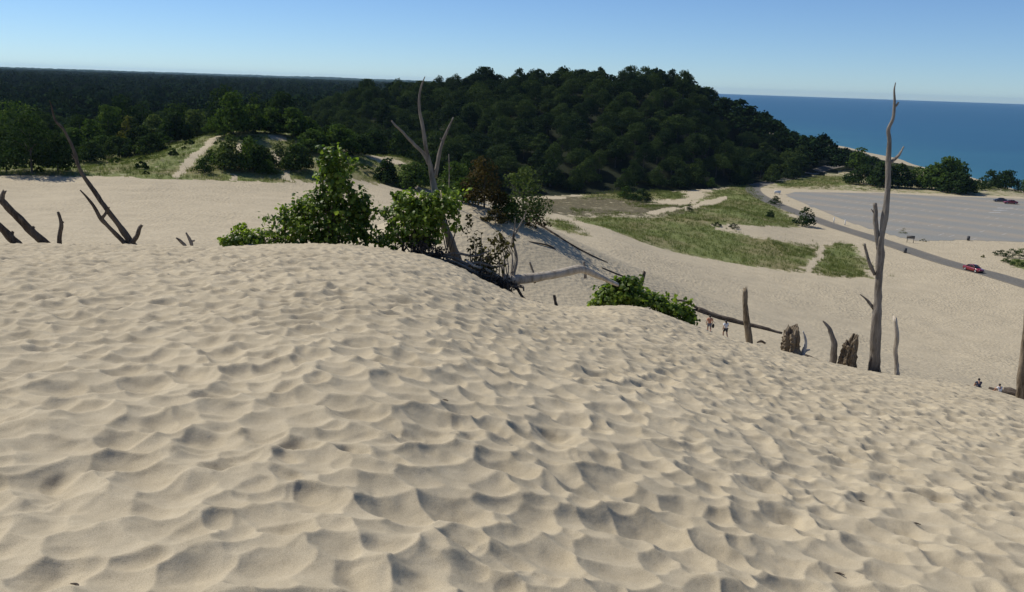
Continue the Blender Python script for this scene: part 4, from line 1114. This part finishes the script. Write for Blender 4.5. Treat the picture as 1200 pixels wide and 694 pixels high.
# ------------------------------------------------------------------ vines
def leaf_shapes(c, nrm, size, rnd):
    """five-pointed grape leaves, folded along the midrib"""
    n = len(c)
    nrm = nrm / (np.linalg.norm(nrm, axis=1)[:, None] + 1e-9)
    t = rnd.normal(size=(n, 3)); t[:, 2] -= .8; t -= nrm * (t * nrm).sum(1)[:, None]; t /= np.linalg.norm(t, axis=1)[:, None] + 1e-9
    b = np.cross(nrm, t); s = size[:, None]
    out = [(0, -.42, 0), (.30, -.50, -.05), (.55, -.05, -.12), (.30, .12, -.03), (.34, .42, -.12), (0, .62, -.18), (-.34, .42, -.12), (-.30, .12, -.03), (-.55, -.05, -.12), (-.30, -.50, -.05)]
    v = np.empty((n, 11, 3)); v[:, 0] = c + nrm * s * .06
    for k, (u, w, h) in enumerate(out): v[:, k + 1] = c + (b * u + t * w + nrm * h) * s
    base = np.arange(n)[:, None, None] * 11
    tri = np.array([(0, k + 1, (k + 1) % 10 + 1) for k in range(10)])[None]
    return v.reshape(-1, 3), (base + tri).reshape(-1, 3)

def vine(name, blobs, r, n, label, cat, mat, size, seed, stems=26, stem_mat=None, sprays=None):
    """blobs: (px, py, half width px, half height px, half depth m, weight)"""
    rnd = np.random.default_rng(seed); r0 = random.Random(seed)
    C = []; N = []
    wt = np.array([b[5] * b[2] * b[3] for b in blobs], float); wt /= wt.sum()
    for k, (px, py, hx, hy, hd, _) in enumerate(blobs):
        m = int(n * wt[k]); o = P(px, py, r); kpx = np.linalg.norm(o - (0, 0, EYE)) / FOC
        d = rnd.normal(size=(m, 3)); d /= np.linalg.norm(d, axis=1)[:, None]
        lump = 1 + .22 * np.sin(d[:, 0] * 5 + k) * np.sin(d[:, 2] * 6 + 2 * k) + .15 * np.sin(d[:, 2] * 11 + d[:, 0] * 9 + k)
        q = np.where(rnd.random(m) < .7, rnd.uniform(.78, 1.12, m), rnd.uniform(.2, .85, m)) * lump
        C.append(o + d * q[:, None] * np.array((hx * kpx, hd, hy * kpx)))
        nn = d * .7 + rnd.normal(size=(m, 3)) * .5; nn[:, 2] += .55; N.append(nn)
    mb = MB()
    for k in range(stems if sprays is None else sprays):         # loose shoots that break the outline
        px, py, hx, hy, hd, _ = blobs[r0.choices(range(len(blobs)), wt)[0]]
        a = r0.uniform(.1, math.pi - .1); q = r0.uniform(1.25, 1.75)
        o = P(px, py, r); t = P(px + math.cos(a) * hx * q, py - math.sin(a) * hy * min(q, 1 + 7 / hy), r + r0.uniform(-.5, .5) * hd)
        p, ra = spline(np.array([o, (o + t) / 2 + (r0.uniform(-.1, .1), 0, r0.uniform(.0, .2)), t]), np.array([.012, .009, .004]), 6)
        mb.tube(p, ra, 5, .1, k)
        c = p[4:].repeat(2, 0) + rnd.normal(size=(2 * len(p[4:]), 3)) * .06
        C.append(c); nn = rnd.normal(size=c.shape); nn[:, 2] += .8; N.append(nn)
    C = np.vstack(C); N = np.vstack(N)
    az = np.arctan2(C[:, 0], C[:, 1]); gz = dune_z(az, np.hypot(C[:, 0], C[:, 1]))
    keep = C[:, 2] > gz - .02; C = C[keep]; N = N[keep]
    o = P(blobs[0][0], blobs[0][1], r); a0 = math.atan2(o[0], o[1]); base = np.array((o[0], o[1], float(dune_z(a0, r))))
    e = empty(name, base, label, cat)
    v, f = leaf_shapes(C, N, size * rnd.uniform(.55, 1.25, len(C)), rnd)
    raw_mesh('foliage', v, f, mat, smooth=False, parent=e, loc=base)
    mb.v = [q for q in mb.v]
    for k in range(stems):
        px, py, hx, hy, hd, _ = blobs[r0.choices(range(len(blobs)), wt)[0]]
        kpx = r / FOC; t = P(px + r0.uniform(-.9, .9) * hx, py - r0.uniform(-.2, 1.15) * hy, r + r0.uniform(-.5, .5) * hd)
        g = P(px + r0.uniform(-.6, .6) * hx, 300, r + r0.uniform(-.4, .4)); ga = math.atan2(g[0], g[1]); g[2] = float(dune_z(ga, math.hypot(g[0], g[1]))) - .15
        mid = (g + t) / 2 + np.array((r0.uniform(-.3, .3), r0.uniform(-.2, .2), r0.uniform(0, .4)))
        mb.tube([g, mid, t], [.022, .016, .006], 5, .2, k, res=5)
    mb.build('stem', stem_mat or BW, e, base)
    return e
vine('vine_thicket', [(395, 262, 34, 32, .9, 1.0), (392, 215, 20, 34, .55, 1.1), (385, 190, 11, 17, .35, 1.0), (420, 240, 14, 20, .5, .9), (424, 272, 15, 16, .6, .9), (444, 282, 16, 8, .4, .8), (350, 268, 30, 20, .7, 1.0), (345, 252, 13, 13, .4, .7), (366, 240, 16, 16, .5, .9), (300, 280, 30, 11, .6, 1.2), (272, 282, 14, 8, .4, 1.0), (330, 245, 6, 9, .2, .25), (344, 230, 5, 9, .2, .15), (378, 283, 30, 10, .5, .6)],
     rcrest(390) + .9, 5600, 'leafy green vine thicket with a tall peak on the sand crest', 'vine', M['vine'], .115, 31, 40)
vine('vine_thicket', [(482, 258, 30, 26, .7, 1.0), (478, 238, 14, 14, .4, .9), (505, 246, 22, 20, .5, 1.0), (528, 240, 15, 16, .5, .9), (462, 281, 13, 10, .5, .8), (500, 275, 20, 14, .5, .7), (533, 262, 8, 12, .3, .35)],
     rcrest(490) + .7, 2600, 'bright green vine patch climbing the foot of the forked dead tree', 'vine', M['vine'], .118, 32, 22)
vine('vine_thicket', [(722, 345, 20, 14, .7, 1.1), (735, 337, 14, 11, .5, 1.0), (708, 350, 14, 10, .5, .9), (750, 350, 20, 9, .6, 1.0), (772, 354, 12, 9, .5, .9), (793, 364, 16, 9, .5, 1.0), (808, 374, 9, 7, .4, .9), (697, 356, 8, 5, .3, .7)],
     rcrest(745) + .9, 2500, 'low green vine patch trailing right over the sand crest', 'vine', M['vine'], .15, 33, 16)
vine('dry_bush', [(556, 282, 10, 12, .4, .5), (562, 305, 16, 14, .5, .6), (580, 300, 20, 14, .5, .5), (595, 285, 12, 10, .3, .4), (546, 270, 6, 10, .3, .4), (570, 320, 18, 9, .4, .6)],
     27.6, 330, 'sparse bush of bare twigs and dry olive leaves beside the forked tree', 'bush', M['dryleaf'], .10, 34, 46, GW, 9)
vine('dark_twig_tangle', [(496, 289, 18, 9, .4, 1), (512, 296, 10, 5, .4, 1)], 27.4, 240, 'dark tangle of dead leaves and twigs under the bright vine patch', 'brush', simple('dead_leaf', (.035, .026, .018), .9, .4, 9), .08, 35, 30, BW, 4)
vine('dark_twig_tangle', [(572, 330, 22, 8, .35, 1), (590, 340, 14, 9, .3, 1)], 27.0, 420, 'dark tangle of fine roots and dead twigs under the fallen trunk roots', 'brush', simple('dead_root_leaf', (.030, .022, .016), .9, .4, 9), .07, 36, 40, BW, 4)

# ------------------------------------------------------------------ people
def skin_obj(name, verts, edges, mat, parent, sub=2):
    """one continuous skinned surface over a skeleton; verts: (x,y,z,rx,ry)"""
    me = bpy.data.meshes.new(name); me.from_pydata([v[:3] for v in verts], edges, [])
    o = bpy.data.objects.new(name, me); col.objects.link(o)
    md = o.modifiers.new('skin', 'SKIN'); md.use_smooth_shade = True
    if not me.skin_vertices: me.skin_vertices.new()
    for i, v in enumerate(verts):
        me.skin_vertices[0].data[i].radius = (v[3], v[4] if len(v) > 4 else v[3]); me.skin_vertices[0].data[i].use_root = (i == 0)
    o.modifiers.new('sub', 'SUBSURF').levels = sub; o.modifiers['sub'].render_levels = sub
    dg = bpy.context.evaluated_depsgraph_get(); ev = o.evaluated_get(dg); m2 = bpy.data.meshes.new_from_object(ev)
    o.modifiers.clear(); o.data = m2; bpy.data.meshes.remove(me)
    m2.materials.clear(); m2.materials.append(mat)
    for p in m2.polygons: p.use_smooth = True
    if parent: o.parent = parent
    return o

SKIN = simple('skin', (.42, .24, .16), .6, .08, 8)
HAIR = simple('dark_hair', (.018, .013, .010), .6, .3, 20)

def person(loc, rz, pose, top, bottom, label, hgt=1.7, bag=None, long_hair=False, shirtless=False):
    e = empty('person', loc, label, 'person', rz=rz); e.scale = (hgt / 1.7,) * 3
    if pose == 'walk':
        hipz = .90; J = dict(pel=(0, 0, .93), ch=(0, .05, 1.28), nk=(0, .07, 1.44), hd=(0, .10, 1.56), tp=(0, .10, 1.66),
            hL=(-.10, 0, .88), kL=(-.11, .22, .52), aL=(-.11, .12, .10), tL=(-.12, .30, .05), hR=(.10, 0, .88), kR=(.11, -.05, .48), aR=(.11, -.30, .16), tR=(.12, -.18, .03),
            sL=(-.19, .05, 1.38), eL=(-.27, -.10, 1.13), wL=(-.25, .06, .92), sR=(.19, .05, 1.38), eR=(.27, .12, 1.13), wR=(.25, .30, 1.0))
    else:
        J = dict(pel=(0, 0, .14), ch=(0, .10, .48), nk=(0, .16, .64), hd=(0, .21, .76), tp=(0, .22, .86),
            hL=(-.10, .03, .13), kL=(-.16, .42, .42), aL=(-.15, .62, .08), tL=(-.16, .80, .04), hR=(.10, .03, .13), kR=(.16, .42, .42), aR=(.15, .62, .08), tR=(.16, .80, .04),
            sL=(-.19, .12, .57), eL=(-.25, .27, .38), wL=(-.12, .46, .44), sR=(.19, .12, .57), eR=(.25, .27, .38), wR=(.12, .46, .44))
    def sk(spec): 
        ids = {}; vs = []; es = []
        for nm, rad in spec['v']: ids[nm] = len(vs); q = J[nm] if isinstance(nm, str) and nm in J else spec['x'][nm]; vs.append((*q, *(rad if isinstance(rad, tuple) else (rad,))))
        for a, b in spec['e']: es.append((ids[a], ids[b]))
        return vs, es
    X = {}
    for s in 'LR':
        w = np.array(J['w' + s]); el = np.array(J['e' + s]); d = (w - el) / np.linalg.norm(w - el); X['p' + s] = tuple(w + d * .08)
        side = np.array((1, 0, 0))
        for k, (off, ln) in enumerate(((-.035, .065), (-.012, .085), (.012, .08), (.035, .065))):
            X[f'f{k}{s}'] = tuple(w + d * (.08 + ln * .5) + side * off + np.array((0, .0, -.004))); X[f'g{k}{s}'] = tuple(w + d * (.08 + ln) + side * off + np.array((0, .02, -.02)))
        X['th' + s] = tuple(w + d * .09 + np.array((0, .05, .01)))
    X['wst'] = tuple((np.array(J['pel']) * .5 + np.array(J['ch']) * .5)); X['ns'] = tuple(np.array(J['hd']) + (0, .105, -.01))
    V = [('pel', (.14, .11)), ('wst', (.125, .10)), ('ch', (.15, .11)), ('nk', .055), ('hd', (.085, .10)), ('tp', (.06, .07))]
    E = [('pel', 'wst'), ('wst', 'ch'), ('ch', 'nk'), ('nk', 'hd'), ('hd', 'tp')]
    for s in 'LR':
        V += [('h' + s, .09), ('k' + s, .068), ('a' + s, .050), ('t' + s, .035), ('s' + s, .062), ('e' + s, .042), ('w' + s, .028), ('p' + s, (.038, .022))]
        E += [('pel', 'h' + s), ('h' + s, 'k' + s), ('k' + s, 'a' + s), ('a' + s, 't' + s), ('ch', 's' + s), ('s' + s, 'e' + s), ('e' + s, 'w' + s), ('w' + s, 'p' + s)]
        for k in range(4): V += [(f'f{k}{s}', .009), (f'g{k}{s}', .008)]; E += [('p' + s, f'f{k}{s}'), (f'f{k}{s}', f'g{k}{s}')]
        V.append(('th' + s, .010)); E.append(('w' + s, 'th' + s))
    vs, es = sk(dict(v=V, e=E, x=X)); body = skin_obj('body', vs, es, SKIN, e)
    # clothing: looser shells over the same joints
    V = [('pel', (.158, .125)), ('wst', (.150, .122)), ('ch', (.172, .13))]; E = [('pel', 'wst'), ('wst', 'ch')]
    X2 = dict(X)
    for s in 'LR':
        X2['m' + s] = tuple(.35 * np.array(J['s' + s]) + .65 * np.array(J['e' + s])); V += [('s' + s, .080), ('m' + s, .065)]; E += [('ch', 's' + s), ('s' + s, 'm' + s)]
    vs, es = sk(dict(v=V, e=E, x=X2)); skin_obj('shirt', vs, es, top, e)
    V = [('pel', (.165, .13))]; E = []
    for s in 'LR':
        X2['q' + s] = tuple(.25 * np.array(J['h' + s]) + .75 * np.array(J['k' + s])); V += [('h' + s, .105), ('q' + s, .085)]; E += [('pel', 'h' + s), ('h' + s, 'q' + s)]
    vs, es = sk(dict(v=V, e=E, x=X2)); skin_obj('shorts', vs, es, bottom, e)
    hd = np.array(J['hd']); mb = MB(); mb.ball(hd + (0, -.03, .035), (.20, .22, .22), 14, 10)
    if long_hair: mb.ball(hd + (0, -.07, -.10), (.18, .12, .30), 12, 8)
    mb.build('hair', HAIR, e)
    mb = MB()
    for sx in (-.033, .033): mb.ball(hd + (sx, .088, .02), (.022, .02, .016), 8, 6)
    mb.build('eye', HAIR, e)
    mb = MB(); mb.ball(hd + (0, .11, -.01), (.03, .04, .05), 8, 6); mb.ball(hd + (0, .098, -.055), (.05, .02, .014), 8, 6); mb.ball(hd + (-.092, 0, 0), (.02, .04, .06), 8, 6); mb.ball(hd + (.092, 0, 0), (.02, .04, .06), 8, 6)
    mb.build('face', SKIN, e)
    return e
def stand(px, py): return hit(px, py, 72)
pg = stand(830.5, 391.5)
person(pg, -.15, 'walk', simple('salmon_shirt', (.50, .22, .12), .8, .12, 5), simple('grey_shorts', (.16, .16, .17), .8, .15, 5), 'walker in salmon top and grey shorts carrying a dark bag', 1.72)
mb = MB(); bl = pg + (.36, .12, .72); mb.ball(bl + (0, 0, .0), (.24, .20, .40), 14, 10); mb.tube([bl + (-.08, 0, .15), bl + (-.05, .02, .42), bl + (.03, 0, .42), bl + (.06, 0, .15)], [.015] * 4, 6, res=4)
tag(mb.build('shoulder_bag', simple('black_bag', (.02, .02, .022), .7, .2, 6), None, bl), 'black shoulder bag at the right hip of the walker in salmon', 'bag')
person(stand(849.5, 397), .2, 'walk', simple('white_shirt', (.72, .72, .72), .8, .06, 5), simple('black_shorts', (.03, .03, .035), .8, .2, 5), 'walker with long dark hair in white top and dark shorts', 1.68, long_hair=True)
person(stand(1146.5, 456), -.2, 'sit', simple('navy_shirt', (.035, .045, .085), .8, .15, 5), simple('dark_trousers', (.03, .03, .035), .8, .15, 5), 'person in navy shirt sitting hunched on the sand facing the lake', 1.85)
person(stand(1171.5, 461.5), .1, 'sit', simple('white_top', (.75, .75, .76), .8, .06, 5), simple('tan_shorts', (.25, .2, .14), .8, .15, 5), 'person in white top sitting on the sand by dark logs', 1.7)

# ------------------------------------------------------------------ cars
GLASS = simple('dark_car_glass', (.02, .024, .028), .08, .1, 3, spec=.6)
TYRE = simple('tyre_rubber', (.02, .02, .02), .9, .2, 10); RIM = simple('silver_rim', (.5, .5, .5), .35, .1, 10, metallic=.8)
LAMP = simple('clear_headlight', (.75, .75, .72), .15, .05, 5); TAIL = simple('red_taillight', (.35, .02, .02), .25, .1, 5)
TRIM = simple('dark_bumper_trim', (.05, .05, .05), .5, .1, 5)
def loft(mb, secs):
    """secs: list of (x, [(y,z)...]) rings along the car"""
    n = len(secs[0][1]); v = [(x, y, z) for x, ring in secs for y, z in ring]; f = []
    for i in range(len(secs) - 1):
        for j in range(n):
            k = (j + 1) % n; f.append((i * n + j, i * n + k, (i + 1) * n + k, (i + 1) * n + j))
    f.append(tuple(range(n))[::-1]); f.append(tuple((len(secs) - 1) * n + j for j in range(n)))
    mb.add(v, f)
def car(loc, heading, paint, label, group):
    """saloon pointing along +x"""
    e = empty('parked_car' if group else 'car', loc, label, 'car', group, rz=heading)
    def ring(hw, z0, z1, c=.10): return [(-hw + c, z0), (hw - c, z0), (hw, z0 + c), (hw, z1 - c), (hw - c, z1), (-hw + c, z1), (-hw, z1 - c), (-hw, z0 + c)]
    mb = MB(); loft(mb, [(-2.3, ring(.72, .42, .82, .06)), (-2.22, ring(.84, .30, .96)), (-1.7, ring(.89, .22, 1.0)), (-.9, ring(.90, .20, .98)), (.6, ring(.90, .20, .95)), (1.2, ring(.89, .22, .90)), (1.9, ring(.85, .24, .80)), (2.22, ring(.76, .30, .72)), (2.32, ring(.62, .40, .62, .06))])
    b = mb.build('body', paint, e)
    mb = MB(); loft(mb, [(-1.62, ring(.70, .94, 1.0, .03)), (-1.0, ring(.66, .94, 1.40, .06)), (-.2, ring(.66, .94, 1.45, .07)), (.35, ring(.66, .94, 1.42, .07)), (1.15, ring(.72, .90, .96, .03))]); mb.build('window_glass', GLASS, e)
    mb = MB(); loft(mb, [(-1.02, ring(.60, 1.38, 1.43, .02)), (-.2, ring(.61, 1.43, 1.475, .02)), (.37, ring(.58, 1.39, 1.44, .02))])
    for y in (-.675, .675):
        for x0, z0, x1, z1 in ((-1.55, .97, -.98, 1.40), (-.25, .95, -.22, 1.43), (.36, 1.41, 1.1, .94)):
            mb.tube([(x0, y * (1.04 if z0 < 1.2 else .96), z0), (x1, y * (1.04 if z1 < 1.2 else .96), z1)], [.045, .045], 6)
    mb.build('roof', paint, e)
    for x in (-1.42, 1.42):
        for y in (-.84, .84):
            t = np.array([(x + .32 * math.cos(a), y, .32 + .32 * math.sin(a)) for a in np.linspace(0, 2 * math.pi, 19)])
            mb = MB(); c = (x, y, .32)
            v = []; n = 20
            for yy, rr in ((-.10, .27), (-.10, .32), (.10, .32), (.10, .27)):
                for k in range(n): v.append((x + rr * math.cos(k * 2 * math.pi / n), y + yy, .32 + rr * math.sin(k * 2 * math.pi / n)))
            f = [(i * n + k, i * n + (k + 1) % n, (i + 1) * n + (k + 1) % n, (i + 1) * n + k) for i in range(3) for k in range(n)] + [tuple(range(n)), tuple(3 * n + k for k in range(n))[::-1]]
            mb.add(v, f); w = mb.build('wheel', TYRE, e, smooth=False)
            mb = MB(); sg = 1 if y > 0 else -1
            for k in range(5): a = k * 2 * math.pi / 5; mb.box((x + .11 * math.cos(a), y + sg * .105, .32 + .11 * math.sin(a)), (.10, .02, .10))
            mb.ball((x, y + sg * .10, .32), (.40, .03, .40), 14, 6); mb.build('rim', RIM, w)
    for y in (-.60, .60):
        mb = MB(); mb.ball((2.16, y, .64), (.30, .30, .14), 10, 6); mb.build('headlight', LAMP, e)
        mb = MB(); mb.ball((-2.20, y, .82), (.14, .34, .16), 10, 6); mb.build('taillight', TAIL, e)
        mb = MB(); mb.box((.95, y * 1.58, .98), (.14, .14, .10)); mb.build('side_mirror', paint, e)
    mb = MB(); mb.box((2.26, 0, .40), (.12, 1.2, .16)); mb.box((-2.25, 0, .44), (.12, 1.4, .16)); mb.build('bumper', TRIM, e)
    return e
def paint(n, c): return simple(n, c, .28, .04, 2, spec=.5, coat=.8)
rd = PZ(1162, 322, 4) - PZ(1128, 313, 4)
c0 = PZ(1140.5, 318, 4.06); car(c0, math.atan2(rd[1], rd[0]), paint('red_paint', (.19, .008, .016)), 'bright red car driving on the narrow road between the sand', None)
car(PZ(1172, 236.5, 4.04), math.radians(165), paint('navy_paint', (.03, .035, .06)), 'dark blue car parked at the far lot edge left of a red one', 'cars on the far side of the lot')
mb = None
car(PZ(1184, 239, 4.04), math.radians(170), paint('maroon_paint', (.19, .012, .02)), 'dark red car parked at the far lot edge right of a blue one', 'cars on the far side of the lot')

# ------------------------------------------------------------------ small park furniture
GREYM = simple('weathered_sign_wood', (.12, .10, .08), .8, .25, 5); WHITE = simple('white_post_paint', (.75, .74, .70), .7, .1, 4)
def board(px, py):
    g = PZ(px, py, 4); e = empty('notice_board', g, 'two legged wooden notice board at the near edge of the lot', 'notice board', rz=-.4)
    for s in (-.75, .75):
        mb = MB(); mb.box((s, 0, .8), (.14, .14, 2.0)); mb.build('post', GREYM, e)
    mb = MB(); mb.box((0, -.09, 1.45), (1.9, .06, .75)); mb.build('panel', simple('board_panel', (.10, .09, .08), .7, .3, 2), e)
board(1066.5, 284.5)
def bin_(px, py, lab):
    g = PZ(px, py, 4); e = empty('litter_bin', g, lab, 'bin')
    mb = MB(); mb.tube([(0, 0, -.1), (0, 0, .5), (0, 0, 1.0)], [.34, .38, .38], 14); mb.build('drum', simple('dark_bin_metal', (.05, .05, .05), .6, .2, 4), e)
    mb = MB(); mb.ball((0, 0, 1.0), (.80, .80, .46), 14, 8); mb.build('lid', TRIM, e)
bin_(1060.5, 296.5, 'dark litter bin beside the road below the notice board'); bin_(1134.5, 282, 'dark litter bin at the near edge of the parking lot')
for px, py, lab in ((977, 261, 'left one of two white posts between road and parking lot'), (990, 264, 'right one of two white posts between road and parking lot')):
    g = PZ(px, py, 4); e = empty('marker_post', g, lab, 'post'); mb = MB(); mb.box((0, 0, .65), (.24, .24, 1.6), taper=.9); mb.build('shaft', WHITE, e); mb = MB(); mb.box((0, 0, 1.5), (.28, .28, .12)); mb.build('cap', WHITE, e)
g = PZ(911, 228, 4); e = empty('entrance_sign', g, 'white low sign at the corner of the parking lot near the hill', 'sign', rz=.3)
mb = MB(); mb.box((0, 0, .9), (2.6, .12, 1.0)); mb.build('panel', WHITE, e)
for s in (-1, 1): mb = MB(); mb.box((s, .1, .5), (.14, .14, 1.2)); mb.build('post', GREYM, e)
for px, py, lab in ((1006, 219, 'small dark stump like post at the far left edge of the lot'), (1052, 220, 'dark picnic grill at the far lot edge')):
    pass

# small plants around the lot edge
for k, (px, py, ty, w, lab) in enumerate(((1058, 274, 268, 9, 'tiny weed clump on the sand right of the tall dead tree'), (1082, 283, 280, 9, 'flat weed clump right of the notice board'), (1152, 302, 299, 5, 'tiny grass clump on the sand behind the red car'), (1030, 222, 214, 8, 'small dark bush alone on the pale sand at the far lot edge'))):
    shrub(px, py, ty, w, YE if k != 3 else D, lab, 'weed_clump' if k != 3 else 'shrub', 'plant' if k != 3 else 'shrub', None, 450 + k, 200, None, 6, .0)

# little bits of bark and twig on the near sand
for k, (px, py, lab) in enumerate(((1073, 619, 'small black twig on the near sand at right'), (522, 468, 'dark pebble on the sand in the middle distance'), (1009, 585, 'tiny dark twig on the near sand right of centre'), (90, 693, 'black scrap at the lower left edge of the photo'), (984, 672, 'dark crumb of bark near the lower edge of the sand'))):
    d = ray(px, py); d /= math.hypot(d[0], d[1]); r = np.arange(2, 30, .01); az = math.atan2(d[0], d[1])
    i = np.argmax(dune_z(az, r) - (EYE + d[2] * r) > 0); q = np.array((d[0] * r[i], d[1] * r[i], float(dune_z(az, r[i])) + .02))
    TW.append((q, k, lab)) if 'TW' in globals() else globals().update(TW=[(q, k, lab)])
dg = bpy.context.evaluated_depsgraph_get(); dune_o = bpy.data.objects['sand_dune']
for q, k, lab in TW:
    ok, loc, nr, fi = dune_o.ray_cast(Vector((q[0], q[1], 60)), Vector((0, 0, -1)))
    z = loc.z if ok else q[2]; L = .022 * (1 + .06 * np.hypot(q[0], q[1]))
    b = np.array((q[0], q[1], z + .006)); mb = MB(); mb.tube([b + (-L, .01, 0), b + (0, .004, .002), b + (L * .7, -.02, .004)], [.002, .005, .003], 6, .3, k, res=3)
    tag(mb.build('twig', BW, None, b), lab, 'twig')

# ------------------------------------------------------------------ camera, sky, sun, air
cam = bpy.data.cameras.new('camera'); co = bpy.data.objects.new('camera', cam); col.objects.link(co)
cam.sensor_width = 36; cam.lens = 36 * FOC / 1200; cam.clip_start = .1; cam.clip_end = 40000
R_ = Vector((1, 0, 0)); U_ = Vector((0, math.sin(PITCH), math.cos(PITCH))); F_ = Vector((0, math.cos(PITCH), -math.sin(PITCH)))
rx = R_ * math.cos(ROLL) + U_ * math.sin(ROLL); ux = -R_ * math.sin(ROLL) + U_ * math.cos(ROLL)
co.matrix_world = Matrix(((rx.x, ux.x, -F_.x, 0), (rx.y, ux.y, -F_.y, 0), (rx.z, ux.z, -F_.z, EYE), (0, 0, 0, 1)))
sc.camera = co

w = bpy.data.worlds.new('World'); sc.world = w; w.use_nodes = True
nt = w.node_tree; bg = nt.nodes['Background']; sky = nt.nodes.new('ShaderNodeTexSky'); sky.sky_type = 'NISHITA'; sky.sun_disc = False
sky.sun_elevation = SUN_EL; sky.sun_rotation = SUN_AZ; sky.altitude = 2500; sky.air_density = 1.0; sky.dust_density = .05; sky.ozone_density = 1.0
tint = nt.nodes.new('ShaderNodeMix'); tint.data_type = 'RGBA'; tint.blend_type = 'MULTIPLY'; tint.inputs[0].default_value = 1; tint.inputs[7].default_value = (.43, .565, .75, 1)
nt.links.new(sky.outputs[0], tint.inputs[6]); nt.links.new(tint.outputs[2], bg.inputs[0]); bg.inputs[1].default_value = .112
sl = bpy.data.lights.new('sun', 'SUN'); so = bpy.data.objects.new('sun', sl); col.objects.link(so)
sl.energy = 3.5; sl.angle = math.radians(.5); sl.color = (1, .95, .86)
sd = Vector((math.sin(SUN_AZ) * math.cos(SUN_EL), math.cos(SUN_AZ) * math.cos(SUN_EL), math.sin(SUN_EL)))
so.rotation_euler = sd.to_track_quat('Z', 'Y').to_euler(); so.location = (-40, 10, 80)

HAZE = True
if HAZE:
    m, nt, nd, lk = new_mat('haze_air'); out = nd('ShaderNodeOutputMaterial'); v = nd('ShaderNodeVolumePrincipled'); v.inputs['Color'].default_value = (.50, .74, 1.0, 1); v.inputs['Density'].default_value = .000036; v.inputs['Anisotropy'].default_value = .2
    lk(v.outputs[0], out.inputs['Volume'])
    mb = MB(); mb.box((0, 0, 39), (30000, 30000, 92)); tag(mb.build('haze', m, smooth=False), 'thin blue haze over the far forest and lake', 'haze', kind='stuff')

sc.view_settings.view_transform = 'Standard'; sc.view_settings.look = 'None'; sc.view_settings.gamma = 1; sc.view_settings.exposure = .32
sc.cycles.max_bounces = 5; sc.cycles.diffuse_bounces = 4; sc.cycles.transparent_max_bounces = 6; sc.cycles.volume_bounces = 0; sc.cycles.transmission_bounces = 2; sc.cycles.glossy_bounces = 2
sc.cycles.use_denoising = True
